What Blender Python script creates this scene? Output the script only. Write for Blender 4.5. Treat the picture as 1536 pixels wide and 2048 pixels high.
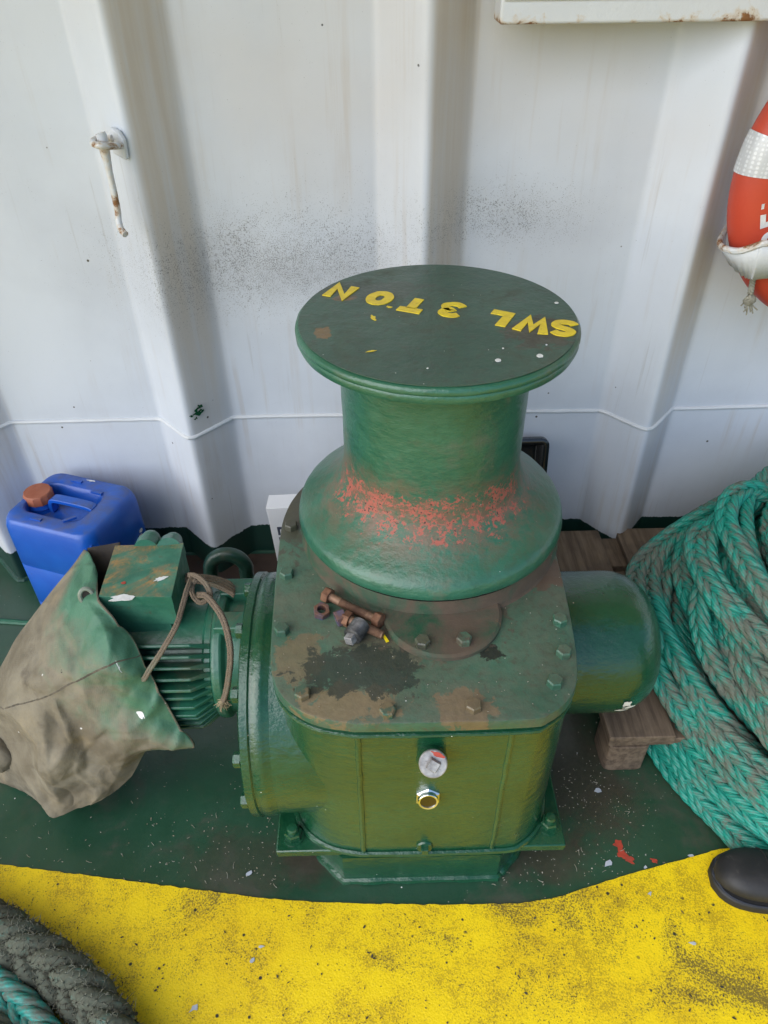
import bpy, bmesh, math, random
import numpy as np
from math import sin, cos, pi, radians, sqrt
from mathutils import Vector, Matrix, noise as mnoise

random.seed(7)
rng = np.random.default_rng(11)
for o in list(bpy.data.objects):
    bpy.data.objects.remove(o)
S = bpy.context.scene
C = S.collection

# ---------------------------------------------------------------- camera
CAM_H, FPX, IW, IH = 1.5, 1462.0, 1536, 2048
PITCH, YAW, ROLL = radians(39.5), radians(0.86), radians(0.7)
fw = Vector((sin(YAW) * cos(PITCH), cos(YAW) * cos(PITCH), -sin(PITCH)))
r0 = fw.cross(Vector((0, 0, 1))).normalized()
u0 = r0.cross(fw)
RX = r0 * cos(ROLL) - u0 * sin(ROLL)
UX = u0 * cos(ROLL) + r0 * sin(ROLL)
cam_d = bpy.data.cameras.new('camera')
cam = bpy.data.objects.new('camera', cam_d)
C.objects.link(cam)
cam.matrix_world = Matrix(((RX.x, UX.x, -fw.x, 0), (RX.y, UX.y, -fw.y, 0), (RX.z, UX.z, -fw.z, CAM_H), (0, 0, 0, 1)))
cam_d.sensor_fit = 'VERTICAL'
cam_d.sensor_height = 36
cam_d.lens = 36 * FPX / IH
cam_d.clip_start = 0.02
cam_d.clip_end = 6000
S.camera = cam

# ---------------------------------------------------------------- world and sun
SUN_EL, SUN_AZ = radians(40), radians(234)      # azimuth measured clockwise from +Y: behind the viewer's left shoulder
w = bpy.data.worlds.new('World')
S.world = w
w.use_nodes = True
wn = w.node_tree
wn.nodes.clear()
sky = wn.nodes.new('ShaderNodeTexSky')
sky.sky_type = 'NISHITA'
sky.sun_disc = False
sky.sun_elevation = SUN_EL
sky.sun_rotation = SUN_AZ
sky.air_density = 1.0
sky.dust_density = 1.0
sky.ozone_density = 1.2
bg = wn.nodes.new('ShaderNodeBackground')
bg.inputs['Strength'].default_value = 0.13
wo = wn.nodes.new('ShaderNodeOutputWorld')
wn.links.new(sky.outputs[0], bg.inputs[0])
wn.links.new(bg.outputs[0], wo.inputs[0])
sl = bpy.data.lights.new('sun', 'SUN')
sl.energy = 1.9
sl.angle = radians(80)
sl.color = (1.0, 0.985, 0.96)
sun = bpy.data.objects.new('sun', sl)
C.objects.link(sun)
sun.location = (-3, -3, 6)
sd = Vector((sin(SUN_AZ) * cos(SUN_EL), cos(SUN_AZ) * cos(SUN_EL), sin(SUN_EL)))
sun.rotation_euler = (-sd).to_track_quat('-Z', 'Y').to_euler()
S.view_settings.view_transform = 'Standard'
S.view_settings.look = 'None'
S.view_settings.gamma = 1
S.view_settings.exposure = 0.82
S.render.engine = 'CYCLES'

# ---------------------------------------------------------------- pixel helpers (only for measuring where things stand)
def ray(x, y):
    return fw + RX * ((x - IW / 2) / FPX) + UX * ((IH / 2 - y) / FPX)
def atz(x, y, z):
    d = ray(x, y)
    return Vector((0, 0, CAM_H)) + d * ((z - CAM_H) / d.z)
def aty(x, y, Y):
    d = ray(x, y)
    return Vector((0, 0, CAM_H)) + d * (Y / d.y)

# ---------------------------------------------------------------- object helpers
def finish(me, smooth=True, ang=32):
    if smooth:
        me.polygons.foreach_set('use_smooth', [True] * len(me.polygons))
        me.set_sharp_from_angle(angle=radians(ang))
    me.update()

def link(name, me, mat, parent=None, loc=None):
    o = bpy.data.objects.new(name, me)
    C.objects.link(o)
    if mat is not None and len(me.materials) == 0:
        me.materials.append(mat)
    if parent is not None:
        o.parent = parent
    if loc is not None:
        o.location = loc
    return o

def tag(o, label=None, cat=None, group=None, kind=None):
    if label: o['label'] = label
    if cat: o['category'] = cat
    if group: o['group'] = group
    if kind: o['kind'] = kind
    return o

def thing(name, label, cat, loc=(0, 0, 0), rot=(0, 0, 0), group=None):
    o = bpy.data.objects.new(name, None)
    C.objects.link(o)
    o.empty_display_size = 0.05
    o.location = loc
    o.rotation_euler = rot
    return tag(o, label, cat, group)

class MB:
    """collects faces; build() links them as one mesh"""
    def __init__(s):
        s.v, s.f, s.uv = [], [], None
    def add(s, vs, fs):
        n = len(s.v)
        s.v += [tuple(p) for p in vs]
        s.f += [tuple(i + n for i in f) for f in fs]
        return s
    def box(s, a, b, M=None):
        (x0, y0, z0), (x1, y1, z1) = a, b
        vs = [Vector(p) for p in ((x0,y0,z0),(x1,y0,z0),(x1,y1,z0),(x0,y1,z0),(x0,y0,z1),(x1,y0,z1),(x1,y1,z1),(x0,y1,z1))]
        if M: vs = [M @ p for p in vs]
        return s.add(vs, [(0,3,2,1),(4,5,6,7),(0,1,5,4),(1,2,6,5),(2,3,7,6),(3,0,4,7)])
    def lathe(s, prof, M=None, seg=64, cap=(True, True)):
        """prof: list of (r, z); turned about local z"""
        n = len(prof)
        vs = []
        for r, z in prof:
            for i in range(seg):
                a = 2 * pi * i / seg
                p = Vector((r * cos(a), r * sin(a), z))
                vs.append(M @ p if M else p)
        fs = []
        for j in range(n - 1):
            for i in range(seg):
                k = (i + 1) % seg
                fs.append((j*seg+i, j*seg+k, (j+1)*seg+k, (j+1)*seg+i))
        if cap[0]: fs.append(tuple(reversed(range(seg))))
        if cap[1]: fs.append(tuple(range((n-1)*seg, n*seg)))
        return s.add(vs, fs)
    def prism(s, outline, z0, z1, M=None, inset=0.0, r=0.0):
        """outline counterclockwise (x, y); optional rounded top edge of size r"""
        n = len(outline)
        rings = [(0.0, z0), (0.0, z1)] if r == 0 else [(0.0, z0), (0.0, z1 - r), (r * .3, z1 - r * .3), (r, z1)]
        vs = []
        for d, z in rings:
            for x, y in offset_outline(outline, d):
                p = Vector((x, y, z))
                vs.append(M @ p if M else p)
        fs = []
        for j in range(len(rings) - 1):
            for i in range(n):
                k = (i + 1) % n
                fs.append((j*n+i, j*n+k, (j+1)*n+k, (j+1)*n+i))
        fs.append(tuple(reversed(range(n))))
        fs.append(tuple(range((len(rings)-1)*n, len(rings)*n)))
        return s.add(vs, fs)
    def tube(s, pts, rad, seg=12, cap=True, closed=False):
        pts = [Vector(p) for p in pts]
        n = len(pts)
        rs = rad if hasattr(rad, '__len__') else [rad] * n
        vs, ref = [], None
        for i, p in enumerate(pts):
            if closed: t = pts[(i+1) % n] - pts[i-1]
            else: t = pts[min(i+1, n-1)] - pts[max(i-1, 0)]
            t.normalize()
            if ref is None:
                ref = Vector((0, 0, 1)) if abs(t.z) < .9 else Vector((1, 0, 0))
            a = (ref - t * ref.dot(t)).normalized()
            ref = a
            b = t.cross(a)
            for k in range(seg):
                q = 2 * pi * k / seg
                vs.append(p + (a * cos(q) + b * sin(q)) * rs[i])
        fs = []
        for j in range(n if closed else n - 1):
            for k in range(seg):
                m = (k + 1) % seg
                j2 = (j + 1) % n
                fs.append((j*seg+k, j*seg+m, j2*seg+m, j2*seg+k))
        if cap and not closed:
            fs.append(tuple(reversed(range(seg))))
            fs.append(tuple(range((n-1)*seg, n*seg)))
        return s.add(vs, fs)
    def mesh(s, name, base=(0, 0, 0), smooth=True, ang=32):
        me = bpy.data.meshes.new(name)
        b = Vector(base)
        me.from_pydata([(p[0]-b.x, p[1]-b.y, p[2]-b.z) for p in s.v], [], s.f)
        finish(me, smooth, ang)
        return me
    def build(s, name, mat, parent=None, base=(0, 0, 0), smooth=True, ang=32, bevel=0, seg=2):
        o = link(name, s.mesh(name, base, smooth, ang), mat, parent)
        if bevel:
            m = o.modifiers.new('bevel', 'BEVEL')
            m.width = bevel
            m.segments = seg
            m.limit_method = 'ANGLE'
            m.angle_limit = radians(38)
            m.harden_normals = False
        return o

def offset_outline(pts, d):
    if d == 0: return pts
    n = len(pts)
    out = []
    for i in range(n):
        p, a, b = Vector(pts[i]), Vector(pts[i-1]), Vector(pts[(i+1) % n])
        e1, e2 = (p - a).normalized(), (b - p).normalized()
        n1, n2 = Vector((-e1.y, e1.x)), Vector((-e2.y, e2.x))
        m = (n1 + n2)
        m = m.normalized() * (1 / max(.4, m.normalized().dot(n1))) if m.length > 1e-6 else n1
        out.append((p.x + m.x * d, p.y + m.y * d))
    return out

def arc(cx, cy, r, a0, a1, n):
    return [(cx + r * cos(radians(a0 + (a1 - a0) * i / n)), cy + r * sin(radians(a0 + (a1 - a0) * i / n))) for i in range(n + 1)]

def rrect(x0, y0, x1, y1, r, n=6):
    return arc(x1-r, y1-r, r, 0, 90, n) + arc(x0+r, y1-r, r, 90, 180, n) + arc(x0+r, y0+r, r, 180, 270, n) + arc(x1-r, y0+r, r, 270, 360, n)

def catmull(pts, per=8):
    pts = [Vector(p) for p in pts]
    P = [pts[0] * 2 - pts[1]] + pts + [pts[-1] * 2 - pts[-2]]
    out = []
    for i in range(1, len(P) - 2):
        a, b, c, d = P[i-1:i+3]
        for k in range(per):
            t = k / per
            out.append(0.5 * ((2*b) + (c-a)*t + (2*a-5*b+4*c-d)*t*t + (3*b-a-3*c+d)*t*t*t))
    out.append(pts[-1])
    return out

RXM = Matrix.Rotation(pi / 2, 4, 'Y')            # local z -> world x
def axis_matrix(loc, direction, spin=0):
    q = Vector(direction).normalized().to_track_quat('Z', 'Y')
    return Matrix.Translation(Vector(loc)) @ q.to_matrix().to_4x4() @ Matrix.Rotation(spin, 4, 'Z')

# ---------------------------------------------------------------- material helpers
class NT:
    def __init__(s, name):
        s.m = bpy.data.materials.new(name)
        s.m.use_nodes = True
        s.t = s.m.node_tree
        s.t.nodes.clear()
        s.out = s.t.nodes.new('ShaderNodeOutputMaterial')
        s.b = s.t.nodes.new('ShaderNodeBsdfPrincipled')
        s.t.links.new(s.b.outputs[0], s.out.inputs[0])
        s.geo = s.t.nodes.new('ShaderNodeNewGeometry')
        s.pos = s.geo.outputs['Position']
    def n(s, typ): return s.t.nodes.new(typ)
    def set(s, sock, v):
        if hasattr(v, 'is_output') or isinstance(v, bpy.types.NodeSocket): s.t.links.new(v, sock)
        else: sock.default_value = v
    def scale(s, v=(1, 1, 1), vec=None, rot=(0, 0, 0)):
        m = s.n('ShaderNodeMapping')
        s.set(m.inputs[0], vec or s.pos)
        m.inputs['Scale'].default_value = v
        m.inputs['Rotation'].default_value = rot
        return m.outputs[0]
    def noise(s, sc, det=4, rough=.55, vec=None, dist=0):
        m = s.n('ShaderNodeTexNoise')
        s.set(m.inputs['Vector'], vec or s.pos)
        m.inputs['Scale'].default_value = sc
        m.inputs['Detail'].default_value = det
        m.inputs['Roughness'].default_value = rough
        m.inputs['Distortion'].default_value = dist
        return m.outputs[0]
    def voro(s, sc, vec=None, feat='F1', rand=1):
        m = s.n('ShaderNodeTexVoronoi')
        m.feature = feat
        s.set(m.inputs['Vector'], vec or s.pos)
        m.inputs['Scale'].default_value = sc
        m.inputs['Randomness'].default_value = rand
        return m.outputs['Distance']
    def ramp(s, fac, a, b, lo=0., hi=1.):
        m = s.n('ShaderNodeMapRange')
        m.interpolation_type = 'SMOOTHSTEP'
        s.set(m.inputs[0], fac)
        for i, v in zip((1, 2, 3, 4), (a, b, lo, hi)): m.inputs[i].default_value = v
        return m.outputs[0]
    def math(s, op, a, b=0., c=None):
        m = s.n('ShaderNodeMath')
        m.operation = op
        s.set(m.inputs[0], a)
        s.set(m.inputs[1], b)
        if c is not None: s.set(m.inputs[2], c)
        return m.outputs[0]
    def mul(s, *a):
        r = a[0]
        for b in a[1:]: r = s.math('MULTIPLY', r, b)
        return r
    def mix(s, fac, a, b):
        m = s.n('ShaderNodeMix')
        m.data_type = 'RGBA'
        s.set(m.inputs[0], fac)
        for sock, v in ((m.inputs[6], a), (m.inputs[7], b)):
            s.set(sock, (*v, 1) if isinstance(v, tuple) and len(v) == 3 else v)
        return m.outputs[2]
    def xyz(s, vec=None):
        m = s.n('ShaderNodeSeparateXYZ')
        s.set(m.inputs[0], vec or s.pos)
        return m.outputs
    def bump(s, h, strength=.3, dist=.002, prev=None):
        m = s.n('ShaderNodeBump')
        s.set(m.inputs['Height'], h)
        m.inputs['Strength'].default_value = strength
        m.inputs['Distance'].default_value = dist
        if prev is not None: s.set(m.inputs['Normal'], prev)
        return m.outputs[0]
    def uv(s):
        return s.n('ShaderNodeTexCoord').outputs['UV']
    def done(s, col, rough=.5, normal=None, metal=0., coat=0., coat_r=.1, spec=.5):
        s.set(s.b.inputs['Base Color'], (*col, 1) if isinstance(col, tuple) and len(col) == 3 else col)
        s.set(s.b.inputs['Roughness'], rough)
        s.set(s.b.inputs['Metallic'], metal)
        s.b.inputs['Specular IOR Level'].default_value = spec
        if coat:
            s.set(s.b.inputs['Coat Weight'], coat)
            s.b.inputs['Coat Roughness'].default_value = coat_r
        if normal is not None:
            s.set(s.b.inputs['Normal'], normal)
            if coat: s.set(s.b.inputs['Coat Normal'], normal)
        return s.m

def stain_mask(N, x, y, rx, ry, warp=.95, soft=.09, sc=34):
    X, Y, Z = N.xyz()
    dx = N.math('DIVIDE', N.math('SUBTRACT', X, x), rx)
    dy = N.math('DIVIDE', N.math('SUBTRACT', Y, y), ry)
    d = N.math('SQRT', N.math('ADD', N.mul(dx, dx), N.mul(dy, dy)))
    d = N.math('ADD', d, N.mul(N.math('SUBTRACT', N.noise(sc, 7, .7, dist=.4), .5), warp * 3.2))
    return N.ramp(d, 1 - soft, 1 + soft, 1., 0.)

def box_mask(N, sock, lo, hi, soft):
    return N.mul(N.ramp(sock, lo - soft, lo + soft), N.ramp(sock, hi - soft, hi + soft, 1., 0.))

GREEN = (0.006, 0.055, 0.023)
GREEN2 = (0.010, 0.074, 0.034)

def green_paint(name, base=GREEN, light=GREEN2, dust=.35, top_dust=.0, rust=.12, specks=True, rough=.32, coat=.5, ripple=1., primer=None, dustcol=(.105, .09, .062), stains=()):
    N = NT(name)
    big = N.noise(5.5, 5, .6)
    fine = N.noise(60, 4, .6)
    col = N.mix(N.ramp(big, .35, .68), base, light)
    col = N.mix(N.mul(N.ramp(fine, .45, .75), .35), col, tuple(c * .62 for c in base))
    # dust and grime lying on the paint
    grime = N.noise(9, 7, .68, dist=.6)
    gm = N.ramp(grime, .62 - dust * .3, .80 - dust * .2, 0., min(1., .35 + dust))
    up = N.xyz(N.geo.outputs['Normal'])[2]
    upm = N.ramp(up, .55, .95)
    if top_dust:
        gm = N.math('MAXIMUM', N.mul(gm, .6), N.mul(upm, N.ramp(N.noise(7, 8, .7, dist=.4), .32, .66, .12 * top_dust, 1.0 * top_dust)))
    dc = N.mix(N.noise(38, 4), dustcol, tuple(c * 1.75 for c in dustcol))
    col = N.mix(gm, col, dc)
    if stains:
        col = N.mix(N.mul(N.ramp(N.noise(75, 6, .75, dist=.4), .50, .66), .55), col, tuple(c * .7 for c in dustcol))
        col = N.mix(N.mul(N.ramp(N.noise(48, 7, .75), .60, .72), .5), col, (.012, .022, .016))
    for (sx, sy, srx, sry, scol, samt) in stains:
        sm_ = N.mul(stain_mask(N, sx, sy, srx, sry), samt)
        sc_ = N.mix(N.noise(55, 5, .7), tuple(c * .6 for c in scol), tuple(c * 1.4 for c in scol))
        col = N.mix(sm_, col, sc_)
    # rust bleeding through
    rn = N.noise(14, 8, .72, dist=.8)
    rm = N.ramp(rn, .74 - rust * .3, .80 - rust * .25)
    rc = N.mix(N.noise(90, 3), (.16, .055, .02), (.33, .15, .045))
    col = N.mix(N.mul(rm, .85), col, rc)
    rmask = N.math('MAXIMUM', gm, rm)
    if primer:                                              # red primer showing where the paint has worn through at the drum's cove
        z = N.xyz()[2]
        n1 = N.math('ADD', N.mul(N.noise(40, 7, .75, dist=.3), .62), N.mul(N.noise(150, 4, .75), .38))
        band = box_mask(N, z, primer[0], primer[1], .036)
        y = N.xyz()[1]
        x = N.xyz()[0]
        band = N.mul(band, N.ramp(N.math('ADD', y, N.mul(x, .12)), 1.02, 1.16, 1., .55))
        thr = N.math('SUBTRACT', .77, N.mul(band, .285))
        pm = N.mul(N.ramp(N.math('SUBTRACT', n1, thr), .0, .045), .92)
        pc = N.mix(N.noise(160, 3, .6), (.42, .085, .06), (.30, .10, .07))
        pc = N.mix(N.ramp(N.noise(210, 2), .60, .66), pc, (.03, .025, .02))
        col = N.mix(N.mul(band, N.ramp(N.noise(30, 7, .75), .38, .58), .75), col, (.17, .085, .055))
        col = N.mix(pm, col, pc)
        rmask = N.math('MAXIMUM', rmask, N.math('MAXIMUM', pm, N.mul(band, .6)))
    if specks:
        sp = N.voro(46)
        keep = N.ramp(N.noise(23, 2), .56, .60)
        col = N.mix(N.mul(N.ramp(sp, .035, .055, 1., 0.), keep), col, (.62, .62, .58))
    ro = N.math('ADD', N.mul(rmask, .42), N.math('ADD', N.mul(N.noise(22, 4), .16), rough - .08))
    rip = N.noise(30, 5, .6, N.scale((1, 1, 2.2)))
    h = N.math('ADD', N.mul(rip, 1.0 * ripple), N.mul(fine, .35))
    nm = N.bump(h, .34, .0042)
    nm = N.bump(N.math('SUBTRACT', N.noise(130, 4, .65), N.mul(rm, .6)), .30, .0018, nm)
    return N.done(col, ro, nm, 0, N.math('SUBTRACT', coat, N.mul(rmask, coat * .92)) if coat else 0., .13)

M = {}
M['green'] = green_paint('green_enamel', dust=.06, rust=.03, rough=.22, coat=.42, ripple=1.6)
M['green_drum'] = green_paint('green_drum_enamel', base=(.018, .096, .052), light=(.030, .130, .078), dust=.26, rust=.06, rough=.36, coat=.35, ripple=1.7, primer=(.650, .760))
M['green_top'] = green_paint('green_worn_top', base=(.030, .074, .052), light=(.043, .098, .070), dust=.45, rust=.06, rough=.42, coat=.15, ripple=1.9, dustcol=(.060, .068, .05),
    stains=((-.045, 1.19, .022, .012, (.24, .11, .04), .7), (-.075, 1.06, .012, .022, (.26, .13, .045), .6), (.26, 1.05, .05, .05, (.06, .045, .035), .7), (.0, 1.22, .1, .04, (.05, .06, .05), .6)))
M['green_plate'] = green_paint('green_grimy_plate', base=(.026, .088, .054), light=(.042, .13, .082), dust=.55, top_dust=.62, rust=.13, rough=.42, coat=.2, ripple=1.4, dustcol=(.088, .075, .05),
    stains=((-.05, .69, .075, .035, (.16, .115, .06), .85), (.135, .68, .04, .035, (.15, .10, .055), .8), (-.13, .78, .04, .05, (.15, .105, .055), .7), (.03, .80, .10, .05, (.085, .07, .045), .75),
            (-.03, .755, .10, .05, (.020, .027, .020), .85), (.185, .785, .018, .016, (.012, .014, .010), .95), (.10, .86, .12, .06, (.075, .06, .042), .85), (-.17, 1.2, .05, .15, (.06, .05, .035), .8), (.30, .97, .05, .05, (.11, .06, .04), .8)))
M['green_motor'] = green_paint('green_motor_enamel', base=(.014, .095, .056), light=(.026, .150, .092), dust=.34, rust=.10, rough=.36, coat=.3, dustcol=(.12, .09, .06))
M['green_ring'] = green_paint('green_dirty_ring', base=(.024, .062, .038), dust=1.0, rust=.42, rough=.6, coat=0, dustcol=(.07, .05, .034))
M['green_dark'] = green_paint('dark_green_pipe_paint', base=(.010, .05, .035), light=(.02, .085, .055), dust=.3, rust=.12, rough=.4, coat=.2, dustcol=(.08, .06, .045))

def mat_box():
    N = NT('ochre_worn_box_paint')
    up = N.ramp(N.xyz(N.geo.outputs['Normal'])[2], .5, .9)
    col = N.mix(N.ramp(N.noise(16, 5), .4, .65), (.025, .13, .08), (.05, .19, .12))
    och = N.ramp(N.noise(13, 7, .66, dist=.7), .44, .60)
    oc = N.mix(N.ramp(N.noise(40, 6, .7), .42, .62), (.17, .14, .075), (.42, .20, .05))
    col = N.mix(N.mul(och, N.ramp(N.noise(25, 3), .3, .6, .45, .95), up), col, oc)
    col = N.mix(N.mul(N.ramp(N.noise(45, 6, .7), .55, .75), .7), col, (.09, .055, .03))
    nm = N.bump(N.noise(70, 6, .65), .4, .002)
    return N.done(col, N.ramp(N.noise(30, 3), .3, .7, .38, .7), nm, 0, .12, .2)
M['box'] = mat_box()

def mat_white_wall():
    N = NT('white_bulkhead_paint')
    X, Y, Z = N.xyz()
    jag = N.math('ADD', N.mul(N.noise(16, 6, .7, N.scale((1.5, 1, 1.5))), .022), N.mul(N.noise(120, 4, .7), .009))
    gmask = N.ramp(N.math('ADD', Z, N.math('SUBTRACT', jag, .0155)), .1075, .1095, 1., 0.)
    col = N.mix(N.ramp(N.noise(2.3, 5, .6), .35, .7), (.61, .65, .705), (.54, .575, .63))
    # long vertical streaks of rain and rust; each corrugation's right flank is also tinted browner
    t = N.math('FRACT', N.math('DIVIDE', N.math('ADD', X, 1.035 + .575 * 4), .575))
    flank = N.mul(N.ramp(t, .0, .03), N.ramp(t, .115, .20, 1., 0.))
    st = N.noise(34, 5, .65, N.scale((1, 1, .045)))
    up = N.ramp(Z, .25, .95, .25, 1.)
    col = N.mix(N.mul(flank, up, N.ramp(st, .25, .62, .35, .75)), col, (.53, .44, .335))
    col = N.mix(N.mul(N.ramp(st, .50, .72), N.ramp(N.noise(3, 3), .4, .65), .45), col, (.44, .37, .30))
    st2 = N.noise(80, 4, .6, N.scale((1, 1, .03)))
    col = N.mix(N.mul(N.ramp(st2, .60, .74), N.ramp(N.noise(2.2, 3), .42, .6), .28), col, (.30, .27, .23))
    warm = N.ramp(N.noise(1.4, 3), .42, .7)
    col = N.mix(N.mul(warm, N.ramp(Z, .75, 1.3), .5), col, (.56, .50, .44))
    # soot freckles blown against the plate in a low drifting band
    b1 = N.mul(box_mask(N, Z, .80, .97, .17), N.ramp(N.math('ABSOLUTE', N.math('SUBTRACT', X, -.22)), .05, .62, 1., 0.))
    b2 = N.mul(box_mask(N, Z, .94, 1.02, .10), N.ramp(N.math('ABSOLUTE', N.math('SUBTRACT', X, .27)), .03, .40, 1., 0.))
    soot = N.math('ADD', N.math('MAXIMUM', b1, N.mul(b2, 1.)), .20)
    dots = N.math('ADD', N.mul(N.noise(420, 2, .6), .8), N.mul(N.noise(60, 3, .6), .2))
    thr = N.math('SUBTRACT', .72, N.mul(soot, .255))
    col = N.mix(N.mul(N.ramp(N.math('SUBTRACT', dots, thr), 0., .09), .74), col, (.12, .115, .11))
    col = N.mix(N.mul(N.math('MAXIMUM', b1, b2), N.ramp(N.noise(5, 5, .6), .3, .7, .4, 1.), .62), col, (.24, .24, .255))
    # a few larger chips
    v = N.voro(17)
    col = N.mix(N.mul(N.ramp(v, .045, .06, 1., 0.), N.ramp(N.noise(9, 2), .57, .60)), col, (.06, .055, .05))
    gcol = N.mix(N.noise(14, 4), (.006, .030, .024), (.012, .045, .033))
    col = N.mix(gmask, col, gcol)
    h = N.math('ADD', N.mul(N.noise(150, 4, .6), .5), N.noise(26, 4, .6))
    nm = N.bump(h, .16, .0022)
    return N.done(col, N.ramp(gmask, 0, 1, .42, .38), nm, 0, .15, .3)
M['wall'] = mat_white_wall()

def white_rusty(name, amount=.2, edge=None):
    N = NT(name)
    col = N.mix(N.noise(6, 5), (.66, .68, .70), (.56, .575, .59))
    rn = N.noise(22, 8, .72, dist=.6)
    if edge:
        X, Y, Z = N.xyz()
        near = N.ramp(Z, edge[0], edge[1], 1., 0.)
        spots = N.ramp(N.noise(7, 3, .6), .46, .60)
        for ex in edge[2]: spots = N.math('MAXIMUM', spots, N.ramp(N.math('ABSOLUTE', N.math('SUBTRACT', X, ex)), .0, .07, 1., 0.))
        rn = N.math('ADD', rn, N.mul(near, spots, .36))
    rm = N.ramp(rn, .72 - amount * .25, .78 - amount * .22)
    rc = N.mix(N.noise(70, 4), (.10, .035, .014), (.36, .17, .055))
    stain = N.ramp(rn, .60 - amount * .25, .74 - amount * .22)
    col = N.mix(N.mul(stain, .5), col, (.52, .36, .17))
    col = N.mix(rm, col, rc)
    nm = N.bump(N.math('SUBTRACT', N.noise(45, 6, .65), N.mul(rm, .5)), .5, .003)
    return N.done(col, N.ramp(rm, 0, 1, .42, .85), nm, 0, .1, .25)
M['white_rust'] = white_rusty('white_paint_with_rust', .10, (1.33, 1.372, (.225, .64, .80)))
M['white_bracket'] = white_rusty('white_bracket_paint', .2)
M['white_hook'] = white_rusty('white_hook_paint', .82)
M['white_bead'] = white_rusty('white_bead_paint', -.3)

def mat_deck():
    N = NT('green_deck_paint')
    col = N.mix(N.ramp(N.noise(3.2, 6, .6), .35, .68), (.012, .052, .026), (.022, .074, .040))
    gr = N.ramp(N.noise(5.5, 7, .68, dist=.5), .48, .70)
    col = N.mix(N.mul(gr, .62), col, N.mix(N.noise(60, 3), (.045, .040, .028), (.085, .07, .05)))
    col = N.mix(N.mul(N.ramp(N.noise(19, 7, .7), .70, .76), .8), col, (.17, .075, .03))
    for (x, y, rx, ry, a) in ((.44, .90, .10, .16, .75), (-.14, .71, .07, .05, .7), (.33, .70, .09, .05, .7), (-.30, .70, .12, .06, .45), (-.45, 1.45, .25, .12, .6)):
        col = N.mix(N.mul(stain_mask(N, x, y, rx, ry, .8, .5, 14), a), col, N.mix(N.noise(90, 4), (.030, .022, .016), (.075, .055, .040)))
    sp = N.mul(N.ramp(N.voro(75), .07, .11, 1., 0.), N.ramp(N.noise(7, 4, .7), .50, .60))
    col = N.mix(N.mul(sp, .8), col, (.36, .35, .30))
    sp2 = N.mul(N.ramp(N.voro(24), .030, .042, 1., 0.), N.ramp(N.noise(13, 2), .5, .54))
    col = N.mix(sp2, col, (.6, .6, .58))
    nm = N.bump(N.math('ADD', N.noise(40, 5, .6), N.mul(sp, .3)), .25, .003)
    ro = N.math('ADD', N.ramp(N.noise(9, 4), .3, .7, .28, .42), N.mul(gr, .25))
    return N.done(col, ro, nm, 0, .25, .22)
M['deck'] = mat_deck()

def mat_yellow():
    N = NT('yellow_nonslip_deck_paint')
    g1 = N.voro(260)
    g2 = N.noise(190, 4, .7)
    col = N.mix(N.ramp(N.noise(4.5, 5, .6), .35, .7), (.86, .615, .004), (.76, .50, .005))
    pit = N.ramp(N.math('ADD', N.mul(N.noise(330, 3, .7), .6), N.mul(N.noise(9, 6, .75), .55)), .56, .69)
    col = N.mix(N.mul(pit, .62), col, (.26, .17, .012))
    patch = N.math('ADD', N.mul(N.noise(5, 8, .78, dist=.6), .7), N.mul(N.noise(1.7, 2), .3))
    gritn = N.math('ADD', N.mul(N.noise(260, 3, .75), .5), N.mul(patch, .85))
    col = N.mix(N.mul(N.ramp(gritn, .725, .775), .85), col, (.045, .036, .018))
    col = N.mix(N.mul(N.ramp(patch, .50, .64), .35), col, (.30, .21, .03))
    v = N.mul(N.ramp(N.voro(38), .09, .15, 1., 0.), N.ramp(N.noise(15, 3), .51, .56))
    col = N.mix(v, col, (.03, .028, .024))
    v2 = N.mul(N.ramp(N.voro(115), .12, .2, 1., 0.), N.ramp(N.noise(10, 4, .7), .5, .62))
    col = N.mix(N.mul(v2, .8), col, (.055, .045, .02))
    h = N.math('ADD', N.mul(g1, -.8), N.noise(330, 3, .7))
    nm = N.bump(h, .32, .0018)
    nm = N.bump(N.noise(26, 4, .6), .10, .004, nm)
    return N.done(col, .5, nm, 0, 0, .2, .4)
M['yellow'] = mat_yellow()

def simple(name, c1, c2, sc=12, rough=.5, bsc=60, bstr=.2, bdist=.002, metal=0, coat=0, dirt=None, damt=.4):
    N = NT(name)
    col = N.mix(N.ramp(N.noise(sc, 5, .62), .35, .68), c1, c2)
    if dirt: col = N.mix(N.mul(N.ramp(N.noise(sc * 1.7, 7, .7, dist=.5), .66 - damt * .3, .82 - damt * .3), .85), col, dirt)
    nm = N.bump(N.noise(bsc, 5, .6), bstr, bdist)
    return N.done(col, rough, nm, metal, coat, .15)
M['blue'] = simple('blue_plastic', (.006, .085, .44), (.010, .115, .52), 8, .36, 40, .18, .002, 0, .12, (.075, .085, .11), .30)
def mat_can():
    N = NT('dusty_blue_plastic')
    col = N.mix(N.ramp(N.noise(8, 4), .35, .68), (.006, .080, .43), (.010, .11, .50))
    up = N.ramp(N.xyz(N.geo.outputs['Normal'])[2], .55, .95)
    d = N.ramp(N.noise(11, 7, .7, dist=.5), .38, .66)
    col = N.mix(N.mul(up, d, .62), col, (.105, .10, .10))
    sc = N.noise(60, 3, .6, N.scale((.25, .25, 2.5), rot=(.4, .3, .2)))
    col = N.mix(N.mul(N.ramp(sc, .70, .76), .35), col, (.16, .26, .55))
    col = N.mix(N.mul(N.ramp(N.noise(19, 7, .72), .66, .74), .7), col, (.06, .055, .06))
    nm = N.bump(N.noise(35, 5, .6), .2, .002)
    return N.done(col, N.math('ADD', .34, N.mul(up, d, .35)), nm, 0, .12, .15)
M['blue'] = mat_can()
M['cap'] = simple('terracotta_cap_plastic', (.30, .085, .042), (.36, .12, .065), 30, .55, 80, .2)
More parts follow.
